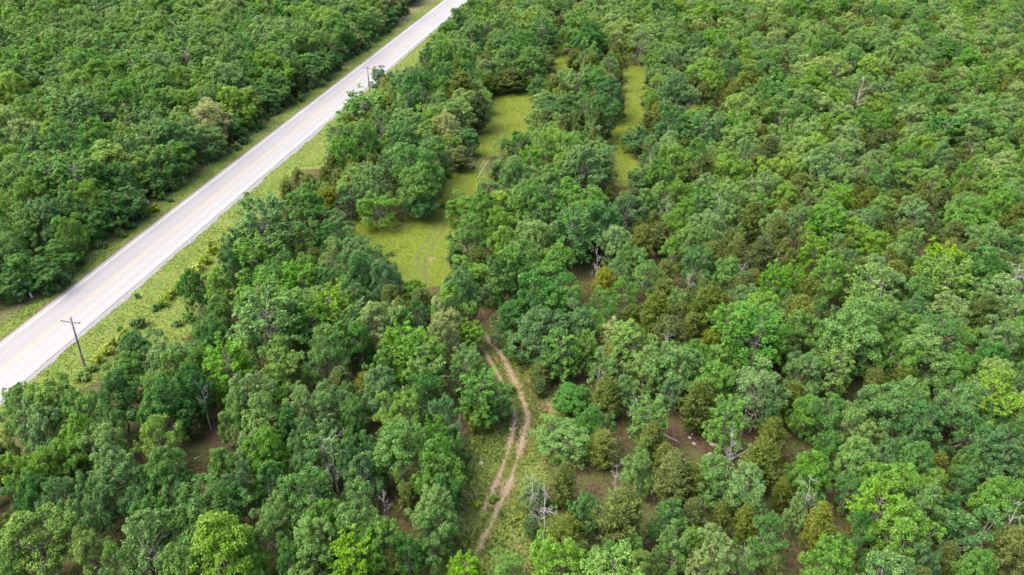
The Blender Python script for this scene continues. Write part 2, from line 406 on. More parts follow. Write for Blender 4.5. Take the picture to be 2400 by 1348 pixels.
# faint tar-sealed cracks across the lanes
M_TAR = simple('crack_sealer', (0.088, 0.081, 0.091), (0.113, 0.107, 0.116), 5, 0.6)
bg = Bag()
for k in range(26):
    s = 5 + k * 11.3 + rng.uniform(-4, 4); t0 = rng.uniform(-4.2, 0); t1 = t0 + rng.uniform(1.5, 4.2); n = 9
    tt = np.linspace(t0, min(t1, 4.3), n); ss = s + np.cumsum(rng.normal(0, 0.12, n)); w = 0.025
    V = np.concatenate([np.stack([ss - w, tt, np.full(n, 0.0745)], 1), np.stack([ss + w, tt, np.full(n, 0.0745)], 1)])
    i = np.arange(n - 1); bg.add(V, np.stack([i, i + n, i + n + 1, i + 1], 1))
link('sealed_crack', bg.mesh('sealed_crack', [M_TAR]), road)

# ------------------------------------------------------------ dirt track: ribbons of bare soil
def worn_mat(name, soil, amount):
    m, nt, out = new_mat(name)
    oc = objcoord(nt); a1 = noise(nt, 1.3, 6, 0.75, oc); a2 = noise(nt, 6, 5, 0.75, oc); a3 = noise(nt, 0.25, 3, 0.5, oc)
    c = ramp(nt, a2, soil)
    g = ramp(nt, a2, [(0.25, (0.045, 0.062, 0.014)), (0.5, (0.075, 0.090, 0.020)), (0.78, (0.110, 0.115, 0.035))])
    co = N(nt, 'ShaderNodeAttribute', attribute_name='core').outputs['Fac']
    f = math_(nt, 'ADD', math_(nt, 'MULTIPLY', co, 1.5), math_(nt, 'MULTIPLY', math_(nt, 'SUBTRACT', a1, 0.5), 2.6))
    f = math_(nt, 'ADD', f, math_(nt, 'MULTIPLY', math_(nt, 'SUBTRACT', a2, 0.5), 1.2))
    f = math_(nt, 'ADD', f, math_(nt, 'MULTIPLY', math_(nt, 'SUBTRACT', a3, 0.5), 2.2))
    f = math_(nt, 'MULTIPLY', math_(nt, 'SUBTRACT', f, amount), 1.35, True)
    col = mixc(nt, f, g, c)
    b = N(nt, 'ShaderNodeBsdfPrincipled'); b.inputs['Roughness'].default_value = 0.95; b.inputs['Specular IOR Level'].default_value = 0.1
    bp = N(nt, 'ShaderNodeBump'); bp.inputs['Strength'].default_value = 0.9; bp.inputs['Distance'].default_value = 0.15
    nt.links.new(a2, bp.inputs['Height']); nt.links.new(bp.outputs[0], b.inputs['Normal'])
    nt.links.new(col, b.inputs['Base Color']); nt.links.new(b.outputs[0], out.inputs[0]); return m
M_RUT = worn_mat('rut_soil', [(0.25, (0.096, 0.067, 0.044)), (0.5, (0.170, 0.125, 0.084)), (0.8, (0.246, 0.202, 0.158))], .72)
M_RUT2 = worn_mat('grassed_rut', [(0.3, (0.039, 0.051, 0.013)), (0.7, (0.084, 0.087, 0.032))], .5)
def resample(L, ds):
    # Catmull-Rom through the points
    out_ = []
    for i in range(len(L) - 1):
        p0 = L[max(i - 1, 0)]; p1 = L[i]; p2 = L[i + 1]; p3 = L[min(i + 2, len(L) - 1)]
        n = max(2, int(np.linalg.norm(p2 - p1) / ds))
        for t in np.arange(n) / n:
            out_.append(0.5 * (2 * p1 + (p2 - p0) * t + (2 * p0 - 5 * p1 + 4 * p2 - p3) * t * t + (3 * p1 - p0 - 3 * p2 + p3) * t ** 3))
    out_.append(L[-1]); return np.array(out_)
def worn(name, L, w, mat, seed):
    """one worn wheel path: 'core' runs from 1 in the middle to 0 where it melts into the grass"""
    P = resample(L, 0.25); n = len(P); T = np.gradient(P, axis=0); T /= np.linalg.norm(T, axis=1)[:, None]; Nn = np.stack([-T[:, 1], T[:, 0]], 1)
    q = np.stack([np.arange(n) * 0.25, np.zeros(n)], 1); k = 9; offs = np.linspace(-1, 1, k); V = []; core = []
    ww = w * (0.6 + 0.8 * vnoise(q, 4.0, seed)); env = np.minimum(1, np.minimum(np.arange(n), np.arange(n)[::-1]) / 10.0)
    for o_ in offs:
        V.append(np.c_[P + Nn * (o_ * ww)[:, None], np.full(n, 0.010 + .012 * (1 - abs(o_)))]); core.append((1 - abs(o_)) * env)
    V = np.concatenate(V); core = np.concatenate(core); i = np.arange(n - 1); Q = []
    for a in range(k - 1): Q.append(np.stack([i + a * n, i + a * n + 1, i + (a + 1) * n + 1, i + (a + 1) * n], 1)[:, ::-1])
    return tag(link(name, mesh_np(name, V, np.concatenate(Q), [mat], False, {'core': ('POINT', core)})), kind='structure')
worn('dirt_track', RUT_A, 1.0, M_RUT, 3); worn('dirt_track', RUT_B, 0.95, M_RUT, 9)
worn('grass_track', RUT_C, .34, M_RUT2, 33); worn('grass_track', RUT_D, .34, M_RUT2, 39)
# ------------------------------------------------------------ tree kinds
def unit(v): return v / (np.linalg.norm(v, axis=-1, keepdims=True) + 1e-9)
def leaves(P, Nrm, L, W, r, along=None):
    """rhombic leaf sprays: centres P, normals Nrm, lengths L, widths W"""
    n = len(P)
    a = along if along is not None else r.normal(size=(n, 3))
    t = unit(np.cross(Nrm, a)) if along is None else unit(a - Nrm * (a * Nrm).sum(1, keepdims=True))
    s = np.cross(Nrm, t)
    L = L[:, None]; W = W[:, None]
    V = np.stack([P - t * L / 2, P + s * W / 2 - t * L * 0.05 + Nrm * W * 0.12, P + t * L / 2, P - s * W / 2 - t * L * 0.05 + Nrm * W * 0.12], 1).reshape(-1, 3)
    Q = np.arange(n * 4).reshape(n, 4)
    return V, Q
def limb(r, a, b, n=5, wob=0.25):
    t = np.linspace(0, 1, n)[:, None]; P = a * (1 - t) + b * t
    d = np.linalg.norm(b - a); P[1:-1] += r.normal(0, wob * d * 0.2, (n - 2, 3)); P[:, 2] += 0.10 * d * np.sin(t[:, 0] * math.pi) * r.uniform(-1, 0.6)
    return P

def oak_variant(i):
    """four habits: 0 domed, 1 upright with several tops, 2 open and airy, 3 broad and lopsided"""
    r = np.random.default_rng(100 + i); R = 3.8; Ht = 10.6; hab = i % 4
    dens = (1.0, 1.0, .62, .9)[hab]; lob = (1.2, .85, .85, 1.15)[hab]; j0, j1 = ((.82, 1.06), (.65, 1.15), (.6, 1.18), (.8, 1.08))[hab]
    lobes = [(np.array([r.normal(0, .5), r.normal(0, .5), Ht - 1.7]), r.uniform(1.2, 1.7) * lob)]
    az0 = r.uniform(0, 6.28); skew = r.normal(0, (.3, .3, .6, 1.0)[hab], 2)
    if hab == 1:
        for _ in range(3): lobes.append((np.array([r.normal(0, 1.2), r.normal(0, 1.2), Ht - r.uniform(1.0, 2.6)]), r.uniform(.8, 1.1)))
    for ring, (nl, dm, z0, z1) in enumerate(((r.integers(5, 8), .44, Ht - 4.4, Ht - 1.9), (r.integers(8, 11), .70, Ht - 6.8, Ht - 3.6), (r.integers(5, 8), .60, 2.0, Ht - 6.8))):
        for k in range(nl):
            az = az0 + ring * .5 + k * 6.283 / nl + r.normal(0, 0.3); d = R * dm * r.uniform(0.68, 1.22)
            lobes.append((np.array([math.cos(az) * d + skew[0] * (1 - ring * .3), math.sin(az) * d + skew[1] * (1 - ring * .3), r.uniform(z0, z1)]), r.uniform(0.7, 1.45) * (1 if ring < 2 else .8) * lob))
    P, Nn, tip = [], [], []; clumps = []
    for c, rad in lobes:
        nc = int(15 * (rad / 1.4) ** 1.5)
        d = unit(r.normal(size=(nc * 4, 3)) + unit(c * [1, 1, 0] + [0, 0, .5]) * .5); d = d[d[:, 2] > -0.6][:nc]
        for u in d:
            cc = c + u * rad * r.uniform(j0, j1) * np.array([1, 1, 0.92]); clumps.append((cc, c))
    for cc, c in clumps:
        cr = r.uniform(0.20, 0.58); m = int(118 * (cr / 0.45) ** 1.5 * dens)
        outw = unit(cc - c); bias = outw * 0.6 + np.array([0, 0, 0.4])
        u = unit(r.normal(size=(m, 3)) + bias * 0.8)
        rr = cr * (0.2 + 1.05 * r.random(m) ** 0.7)
        p = cc + u * rr[:, None] * np.array([1.05, 1.05, 0.95])
        P.append(p); Nn.append(unit(u * 0.6 + np.array([0, 0, 0.5]) + r.normal(0, 0.55, (m, 3))))
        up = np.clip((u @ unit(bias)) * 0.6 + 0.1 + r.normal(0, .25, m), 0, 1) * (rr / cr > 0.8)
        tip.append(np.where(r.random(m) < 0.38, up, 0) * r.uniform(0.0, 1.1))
    # inner fill
    m = (700, 600, 250, 600)[hab]; u = unit(r.normal(size=(m, 3))) * (r.random(m) ** 0.4)[:, None]
    P.append(u * np.array([R * 0.72, R * 0.72, 3.2]) + np.array([0, 0, 6.2])); Nn.append(unit(r.normal(size=(m, 3)) + np.array([0, 0, .4]))); tip.append(np.zeros(m))
    P = np.concatenate(P); Nn = np.concatenate(Nn); tip = np.clip(np.concatenate(tip), 0, 1); n = len(P)
    s = r.uniform(0.11, 0.225, n)
    V, Q = leaves(P, Nn, s * 1.3, s * 0.9, r)
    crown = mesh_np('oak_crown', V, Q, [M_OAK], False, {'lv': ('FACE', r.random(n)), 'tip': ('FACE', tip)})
    bg = Bag(); top = np.array([r.normal(0, .3), r.normal(0, .3), 5.6])
    bg.tube(limb(r, np.zeros(3) - [0, 0, .1], top, 5, .25), [.21, .18, .16, .14, .12], 7)
    bg.tube(limb(r, top, lobes[0][0], 4), [.11, .08, .05, .02], 5)
    for c, rad in lobes[1:]:
        st = top * r.uniform(0.5, 1.0); L_ = limb(r, st, c, 5); bg.tube(L_, [.09, .075, .06, .045, .03], 5)
        for _ in range(4):
            e = c + unit(r.normal(size=3) + [0, 0, .2]) * rad * r.uniform(0.7, 1.15); bg.tube(limb(r, L_[3], e, 4), [.035, .026, .018, .008], 3)
    # a few bare twig ends that stick out
    for _ in range(r.integers(2, 5) + (5 if hab == 2 else 0)):
        c, rad = lobes[r.integers(1, len(lobes))]; e = c + unit(np.array([c[0], c[1], r.uniform(-2.0, 2.5)])) * rad * r.uniform(1.1, 1.5)
        L_ = limb(r, c, e, 4); bg.tube(L_, [.04, .03, .02, .01], 3)
        for _ in range(3): bg.tube(limb(r, L_[2], L_[2] + unit(r.normal(size=3)) * 0.7, 3), [.02, .015, .006], 3)
    trunk = bg.mesh('oak_trunk', [M_BARK], True)
    return crown, trunk, 2 * R, Ht

def hick_variant(i):
    r = np.random.default_rng(300 + i); R = 3.2; Ht = 9.4
    P, Nn, tip, Al = [], [], [], []
    bg = Bag(); top = np.array([r.normal(0, .2), r.normal(0, .2), 7.4])
    bg.tube(limb(r, np.array([0, 0, -.1]), top, 6, .12), [.18, .16, .13, .11, .08, .04], 7)
    nb = 56
    for k in range(nb):
        f = k / nb; az = k * 2.4 + r.normal(0, .3); z0 = 1.6 + 6.3 * f
        reach = R * (0.55 + 0.6 * math.sin(math.pi * min(1, 0.22 + f * 0.72))) * r.uniform(0.75, 1.1)
        st = np.array([top[0] * f, top[1] * f, z0]); e = st + np.array([math.cos(az) * reach, math.sin(az) * reach, r.uniform(0.2, 1.5) + 1.2 * f ** 2])
        L_ = limb(r, st, e, 5, .2); bg.tube(L_, [.055, .045, .03, .02, .008], 4)
        dirv = unit(e - st)
        for j in range(9):
            t = r.uniform(0.35, 1.05); c = st + (e - st) * t + r.normal(0, 0.10, 3)
            d = unit(dirv + r.normal(0, 0.55, 3)); ln = r.uniform(0.5, 1.0)
            m = 26; s_ = r.random(m)
            side = unit(np.cross(d, [0, 0, 1.0]))
            p = c + d * (s_ * ln)[:, None] + side * (r.normal(0, .17, m))[:, None] + np.array([0, 0, 1]) * (r.normal(0, .06, m) - 0.25 * s_ ** 2)[:, None]
            P.append(p); nn = unit(np.array([0, 0, 1.0]) + r.normal(0, .55, (m, 3))); Nn.append(nn)
            Al.append(np.tile(d, (m, 1)) + side * np.sign(r.normal(size=m))[:, None] * 0.8)
            tip.append(np.where(r.random(m) < 0.5, s_, 0) * (t > .6))
    P = np.concatenate(P); Nn = np.concatenate(Nn); tip = np.clip(np.concatenate(tip), 0, 1); Al = np.concatenate(Al); n = len(P)
    s = r.uniform(0.15, 0.28, n)
    V, Q = leaves(P, Nn, s * 1.6, s * 0.75, r, Al)
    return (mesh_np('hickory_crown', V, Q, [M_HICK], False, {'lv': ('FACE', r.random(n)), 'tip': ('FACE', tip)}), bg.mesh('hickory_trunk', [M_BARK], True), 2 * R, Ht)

def cedar_variant(i):
    r = np.random.default_rng(500 + i); R = 2.1; Ht = 6.6; full = 0.75 + 0.25 * r.random()
    P, Nn, tip, Al = [], [], [], []
    bg = Bag(); lean = r.normal(0, .15, 2); bg.tube(limb(r, np.array([0, 0, -.1]), np.array([lean[0], lean[1], Ht - .5]), 6, .05), [.15, .13, .11, .08, .05, .02], 6)
    nb = 170
    for k in range(nb):
        f = (k + .5) / nb; az = k * 2.399 + r.normal(0, .25); z0 = 0.5 + (Ht - 1.0) * f
        prof = (min(1, 0.45 + f * 2.2)) * (1 - f ** 2.2) ** 0.75
        reach = R * max(0.14, prof) * r.uniform(0.62, 1.22) * full
        st = np.array([lean[0] * f, lean[1] * f, z0]); d = unit(np.array([math.cos(az), math.sin(az), r.uniform(0.35, 0.75) + 0.9 * f]))
        e = st + d * reach * 1.12
        if k % 4 == 0: bg.tube(limb(r, st, e, 3, .1), [.03, .02, .008], 3)
        m = 68; s_ = 0.25 + 0.8 * r.random(m) ** 0.75
        p = st + (e - st) * s_[:, None] + r.normal(0, 0.15, (m, 3)) * np.array([1, 1, .8])
        P.append(p); Nn.append(unit(d * 0.4 + np.array([0, 0, .5]) + r.normal(0, .6, (m, 3)))); Al.append(d + np.array([0, 0, .4]) + r.normal(0, .35, (m, 3)))
        tip.append(np.where(r.random(m) < .5, np.clip(s_ * 1.4 - .5, 0, 1), 0))
    P = np.concatenate(P); Nn = np.concatenate(Nn); tip = np.clip(np.concatenate(tip), 0, 1); Al = np.concatenate(Al); n = len(P)
    s = r.uniform(0.12, 0.23, n)
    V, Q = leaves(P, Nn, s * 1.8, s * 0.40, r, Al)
    return (mesh_np('cedar_crown', V, Q, [M_CEDAR], False, {'lv': ('FACE', r.random(n)), 'tip': ('FACE', tip)}), bg.mesh('cedar_trunk', [M_CBARK], True), 2 * R, Ht)

def shrub_variant(i):
    r = np.random.default_rng(700 + i); P, Nn, tip = [], [], []
    bg = Bag()
    for k in range(15):
        az = r.uniform(0, 6.28); d = r.uniform(0, .75); c = np.array([math.cos(az) * d, math.sin(az) * d, r.uniform(.3, .95 - .3 * d)])
        bg.tube(limb(r, np.array([c[0] * .15, c[1] * .15, -.03]), c, 4), [.025, .02, .014, .006], 3)
        m = 42; u = unit(r.normal(size=(m, 3)) + [0, 0, .5]); cr = r.uniform(.18, .36)
        P.append(c + u * cr * r.uniform(.6, 1.2, (m, 1))); Nn.append(unit(u + [0, 0, .4] + r.normal(0, .4, (m, 3)))); tip.append(np.where(r.random(m) < .5, u[:, 2], 0))
    P = np.concatenate(P); Nn = np.concatenate(Nn); tip = np.clip(np.concatenate(tip), 0, 1); n = len(P)
    s = r.uniform(.10, .2, n); V, Q = leaves(P, Nn, s * 1.4, s * .9, r); V[:, 2] = np.maximum(V[:, 2], 0.01)
    return (mesh_np('shrub_foliage', V, Q, [M_SHRUB], False, {'lv': ('FACE', r.random(n)), 'tip': ('FACE', tip)}), bg.mesh('shrub_stem', [M_BARK], True), 2.0, 1.25)

def snag_variant(i):
    """bare, bleached, leafless tree"""
    r = np.random.default_rng(900 + i); bg = Bag(); Ht = 8.0; R = 2.6
    top = np.array([r.normal(0, .4), r.normal(0, .4), Ht])
    T = limb(r, np.array([0, 0, -.1]), top, 8, .10); bg.tube(T, [.16, .145, .13, .11, .085, .06, .035, .012], 7)
    tb = Bag()
    def grow(p, d, L, rad, lev):
        e = p + unit(d) * L; P_ = limb(r, p, e, 5, .35); tb.tube(P_, list(np.linspace(rad * .72, rad * .3, 5)), 4 if lev == 0 else 3)
        if lev < 3:
            for _ in range(r.integers(3, 5)):
                j = r.integers(2, 5); grow(P_[j], unit(d) + r.normal(0, .65, 3) + [0, 0, .15], L * r.uniform(.4, .62), rad * .55, lev + 1)
    for k in range(11):
        f = r.uniform(.3, .98); j = f * 7; a = T[int(j)] + (T[min(int(j) + 1, 7)] - T[int(j)]) * (j % 1)
        az = k * 2.4 + r.normal(0, .4); grow(a, np.array([math.cos(az), math.sin(az), r.uniform(-.1, .9)]), R * r.uniform(.5, .95) * (1.15 - .55 * f), .075 * (1.25 - f * .6), 0)
    return bg.mesh('snag_trunk', [M_DEAD], True), tb.mesh('snag_branches', [M_DEAD], True), 2 * R * 1.1, Ht

KIND = {
 'oak':   dict(v=[oak_variant(i) for i in range(16)], root='oak_tree', parts=('crown', 'trunk'), zc=0.60),
 'hick':  dict(v=[hick_variant(i) for i in range(6)], root='hickory_tree', parts=('crown', 'trunk'), zc=0.58),
 'cedar': dict(v=[cedar_variant(i) for i in range(7)], root='cedar_tree', parts=('crown', 'trunk'), zc=0.52),
 'shrub': dict(v=[shrub_variant(i) for i in range(6)], root='shrub', parts=('foliage', 'stem'), zc=0.45),
 'snag':  dict(v=[snag_variant(i) for i in range(5)], root='dead_tree', parts=('trunk', 'bare_crown'), zc=0.6),
}

# ------------------------------------------------------------ trees read off the photograph: (kind+shade, x, y, crown width) in thirds of a pixel of each ninth
CODE = {'b': ('oak', .10), 'm': ('oak', .42), 'y': ('oak', .70), 'p': ('oak', 1.0), 'd': ('hick', .0), 'h': ('hick', .45), 'H': ('hick', .85),
        'C': ('cedar', .35), 'K': ('cedar', 0.10), 'c': ('cedar', .8), 'D': ('snag', 0), 's': ('shrub', .1), 'u': ('shrub', .5), 'Y': ('shrub', 1.0)}
TILES = {
(0, 0): """K1430,150,170 y1540,50,130 m1320,110,200 m1860,250,290 y1760,60,160 h1370,170,200 b980,110,150 m380,30,220 h590,50,170
 m820,180,190 m1150,240,230 y1230,240,150 m200,330,230 m880,270,250 h1350,360,230 m1650,120,160 h1890,120,200 b2010,80,160 m2150,120,220 m2300,180,260
 b2330,280,200 m2200,330,180 b1700,380,250 m1900,470,260 b1930,590,240 y1740,720,220 b1560,700,180 b1850,680,200 p1480,850,240 b1430,980,260 m1420,640,200 h1330,450,240
 m1060,580,230 y1180,620,170 b1230,960,280 K960,960,250 b1250,1120,260 b1100,1130,260 b880,1080,220 h520,820,260 b650,820,280 b700,1000,260 y1300,570,220
 p1240,720,200 b900,720,280 y550,640,200 m720,530,260 h950,520,220 b560,500,200 m430,520,200 h200,500,260 m90,430,200 y130,680,280 h480,740? 
 m60,900,300 y170,960,240 b200,1080,260 m400,1000,230 y430,930,130 h380,1260,260 h560,1280,280 m120,1280,260 m680,1270,240 b860,1260,220 b1060,1260,220 b1200,1270,200
 b1300,1210,180 b1650,880,220 K2060,540,190 b2180,450,230 h2010,340,200 b1960,690,140 b2330,440,180 b2250,530,160 m1640,560,180 b1390,820,180 m1090,420,180 m1000,330,180 h790,400,200 m300,280,180 y360,200,170 m520,200,200 m100,130,180 h60,230,160 m700,100,170 m260,110,170 m640,300,190 h450,380,200 m350,640,190 b270,780,220 m1100,780,230 h1050,880,200""",
(800, 0): """m960,50,200 b1330,60,300 m820,160,170 m730,230,150 m930,270,230 m1190,230,230 b1300,330,240 m1430,200,180 K1465,400,120 m1020,130,200
 C1000,490,180 m1150,440,230 m1300,460,230 C1200,570,230 m720,430,200 b860,420,200 K610,340,80 b600,430,120 b310,540,240 b530,600,270 d720,560,120 C850,640,210 K960,790,210
 m1000,740,150 m700,700,150 h160,780,300 d480,740,190 m280,860,200 p770,890,230 b870,990,240 C840,1120,220 m620,850,190 m180,1000,250 b420,1010,290 m650,1080,230 b470,1180,340 m560,1290,300
 m250,1280,250 h20,1110,150 y320,680,120 b60,420,150 b200,250,150 m60,100,200 m160,30,160 b330,90,220 K450,40,160 m230,130,160
 b1390,620,170 m1720,370,190 C1640,440,180 b1780,590,220 b1900,680,210 m1880,440,150 C1560,700,210 b1430,780,240 m1720,760,200 m1540,560,180 C1580,930,230 b1850,780,240 K1790,890,230 h1760,960,110
 m1140,1010,240 b1260,1000,240 m1420,1060,220 m1590,1080,250 m1720,1180,340 m1230,1230,270 h1330,1170,150 m1480,1290,250 m1320,1290,200 m1030,1310,230
 y1940,250,190 y2110,290,200 m1800,60,200 m1650,200,230 m1600,100,150 m2250,60,240 b1740,250,260 m2000,120,200 b2080,960,300 b2300,850,240 b2330,650,230 m2250,1230,200 m2100,1290,210 b2190,1080,240
 m2320,430,200 C2370,560,140 C2180,620,180 y2200,560,150 m2230,440,160 C1780,1010,160 m2350,200,200 y2190,260,160 K1540,190,130 K1140,60,150 b1150,330,200 m1080,350,150 b700,610,150 d890,560,120 b1360,430,150 C1090,600,150 C1340,600,130""",
(1600, 0): """D170,160,90 D1240,690,210 D780,1090,120 D450,770,80 D530,930,80 d600,680,130 b1790,740,150 m90,320,190 m300,380,170 m520,340,160 C240,460,150 m560,470,180 b340,500,180 C450,620,200 C140,690,200 C340,700,190
 m240,890,190 m440,930,170 m740,220,150 m790,90,190 m1010,300,220 m1440,300,180 m1640,160,200 h1810,110,130 b1380,130,180 y1560,600,220 m1250,590,220 m900,620,240 y830,740,280 m2080,830,380 m1300,900,180 m1820,1120,190
 C930,900,130 C600,1080,200 m430,1100,190 m80,1080,170 m300,1200,230 C130,1240,220 C720,1230,180 m960,1170,260 y1260,1190,160 m1400,1250,230 d1560,750,120 m1700,790,180 C880,1250,170 m650,590,180 y1080,480,180""",
(0, 450): """b950,70,220 Y1085,110,95 b760,110,200 b560,240,260 m460,300,190 m150,230,210 b60,330,200 b300,200,220 K330,160,160 b300,560,260 b150,560,240 b60,620,240 b400,450,220 m640,60,220 b600,430,180
 b350,680,180 m80,440,220 b20,500,180 b200,650,180 m210,60,240 y30,110,180 b480,130,200 s640,290,130 b690,180,170
 b2170,100,290 d1870,260,320 b1640,380,220 h1780,510,200 b1380,680,170 m1530,690,240 h1830,750,260 m2020,640,190 m2170,540,220 y2320,450,220 m1530,860,200 b1460,1010,260 h1890,980,380 m2280,1110,330
 m1130,1160,330 s970,920,130 b930,1070,250 m1250,1290,280 m1420,1180,200 h1600,1270,270 h1990,880,280 h2110,670,230 H2340,870,250 h2200,950,220 b1990,530,200 m2130,330,200 K1700,620,180 b1870,620,220 h1900,450,200 b1640,560,200 b2340,300,220 b1910,110,140 p1990,180,90 b2330,620,260
 s1140,30,95 s1200,50,60 s865,300,65 s910,235,80 s735,375,65 s440,600,150 u540,485,80 s960,730,65 s1240,925,80 Y1550,380,80 Y1500,410,110 Y1440,470,110 Y1380,520,120 Y1330,570,120 Y1270,640,110 Y1230,690,110 Y1180,730,90 Y870,990,90 Y800,1050,120 Y740,1110,120 Y690,1170,110 u560,1290,120 u640,1240,90 u1130,780,110 s1090,810,80 Y1470,360,80 Y1560,440,80 s1330,880,120 u600,1310,80 u840,960,60""",
(800, 450): """y860,90,330 m1000,150,200 m1300,90,300 b1600,80,380 m260,110,330 b580,60,230 b50,50,240 m890,270,270 K800,450,180 C970,520,190 m1120,250,220 d1630,310,270 b1840,230,300 m1960,380,220 y1170,390,220
 m1240,540,360 m1480,530,360 b850,690,270 m530,690,240 m800,830,280 p690,880,220 p720,1030,230 b540,870,180 b250,440,280 m60,330,260 m90,460,280 b310,640,240 b150,560,280 m60,740,230 y270,930,310 b130,1050,220
 b1360,740,380 b1200,850,250 b1510,790,300 b1660,950,300 m1780,950,250 b1380,980,340 b1500,1120,260 C1400,1280,220 h1550,1150,200 H1720,1130,150 m1830,1230,230 m2080,1080,310 C2220,880,300 C2370,900,200
 m2110,560,330 m1990,700,210 c1850,650,180 m1800,790,200 b1900,860,200 m1680,850,170 H900,1030,170 m900,1150,190 b950,1300,240 H560,1200,280 H590,1300,250 m290,1230,210 H60,900,200 h60,1000,200 C2050,60,180 m2140,80,210
 b1420,200,220 m1540,330,160 m2290,120,160 D2290,170,110 D1310,360,150 C1460,400,110 m2330,400,170 b1150,600,230 s420,190,50 C360,790,190 c420,860,150 b1050,680,200 h1280,620,180 K1500,60,150 b1350,250,200 m1730,250,220 m2020,480,180 m2360,250,200 D1460,190,50 D1800,520,110 D2280,1100,120 D1910,1200,100 D1980,1290,90 h440,1090,230 m380,1180,150 h870,1290,170 b420,930,170 b1100,980,180 b1250,1080,220 m1930,560,170""",
(1600, 450): """m350,60,270 C370,450,210 K530,470,240 C750,530,180 H160,350,100 y540,120,160 m830,200,210 m1030,180,230 h1090,90,160 C1300,80,210 C1470,90,150 m1640,150,270 b1280,220,270 y1590,380,230 y1330,370,240 H930,440,150
 m1050,580,300 C1910,330,220 m2030,180,300 m2200,370,270 H1800,530,230 H1850,680,260 H1740,620,180 H1310,690,230 b2070,560,340 m1350,590,280 m1630,720,250 C800,930,310 C180,840,330 C50,960,210 h640,680,170 D405,620,130 m1180,960,500 b1090,1080,330 m1830,1000,380 m1700,1140,380
 K2090,890,280 m2310,850,250 m2290,1060,250 h320,950,230 h500,1060,340 m130,1180,250 m300,1200,240 Y1040,1150,150 H1040,1130,140 H1070,1270,190 m1560,1200,280 C950,1210,180 C1540,1320,210 m1430,880,220 m30,180,200 m210,240,260 m400,290,110 C480,220,200 C660,330,220 D240,160,110 D590,370,90 D660,540,80
 D2330,650,230 D1370,770,200 b100,510,220 m330,560,200 b650,600,130 h760,640,150 m470,760,260 b700,800,150 K1820,80,150 m1960,110,240 m2330,80,220 C2330,200,220 m2200,100,200 C1440,530,200 b1140,500,150 m680,270,180 h110,80,130 b160,50,180 y860,330,120 m1480,1090,260 C720,420,150 b2200,1180,220 y1980,1040,150
 m1660,560,160 D40,690,120 b960,820,150 C860,400,130 m1080,370,140 b1900,520,200 b1600,870,250 C1950,60,200 b2350,430,180""",
(0, 898): """m130,170,310 y400,150,320 m610,230,320 b820,100,290 m300,340,320 m540,430,290 m150,700,350 y790,460,330 y1110,400,320 m850,620,340 m1200,650,300 y1790,100,380 y1850,260,330 m1640,250,220 m1450,880,430 y280,1120,480
 b620,990,290 m1010,1140,430 y1540,1180,440 m1900,1000,340 m2200,810,390 m2130,160,310 H1340,1100,170 D2340,520,270 m2300,180,300 b960,860,250 b1700,730,260 b1150,150,330 y1120,60,200 b1330,60,250 m1580,600,220 m1880,470,320
 m1780,480,260 b2100,560,260 b1900,730,260 m2160,400,250 y1960,920,260 m2280,1000,300 m2180,1200,360 m1780,1290,250 b420,830,280 m100,1300,260 b1260,830,240 y650,1190,300 m820,1260,260 b280,560,200 D1280,30,130 D1440,150,150 C1100,230,140 C1330,290,150 b1040,930,250
 b2020,300,240 m1950,150,200 b1620,870,220 m1300,1290,260 b2050,1270,240 y60,1290,200 y60,430,120 m760,300,280 b450,200,240 b230,800,250 b720,820,280 m500,560,260 b1010,730,180""",
(800, 898): """b60,230,210 y470,230,320 m430,460,400 b740,290,240 h960,100,230 y980,230,200 h1100,140,190 m680,600,360 H600,480,130 b740,760,270 m660,900,280 m650,1050,300 b150,680,290 m120,930,380 m260,1120,320 H80,1290,260 c350,1300,200
 m1150,1270,400 H870,1310,240 m1640,430,420 m1830,270,190 C1560,720,240 y1350,800,240 D1430,880,220 D1340,750,180 C1560,1070,330 C1960,980,400 b1720,900,190 m2090,620,240 C2330,690,340 h2160,250,200 b2290,960,260 m1870,1270,240 y2110,1300,200 H2330,1190,190
 C1860,110,260 b1640,110,270 K1400,30,150 C2180,420,240 D840,360,120 b560,80,260 b280,60,250 m50,80,180 b200,500,240 C780,420,160 h150,1290,200 b470,1180,210 D310,920,150 D230,1120,100 b1740,300,200 D1930,660,140 D2060,200,130 m2000,60,180 b2330,60,160 c1960,1260,150 D1920,480,100
 y2120,470,110 m1480,330,180 h670,420,160 C470,820,180 m2050,1180,160 C1700,1240,200 b1330,980,130 h800,500,110 u1060,810,80 s1120,910,50 Y1017,480,45 Y960,850,70 Y1000,780,40 Y1000,940,60 Y1155,1070,50 Y1215,960,45 Y900,840,50 u990,385,45 C580,1230,130 c2270,560,200 b80,560,200""",
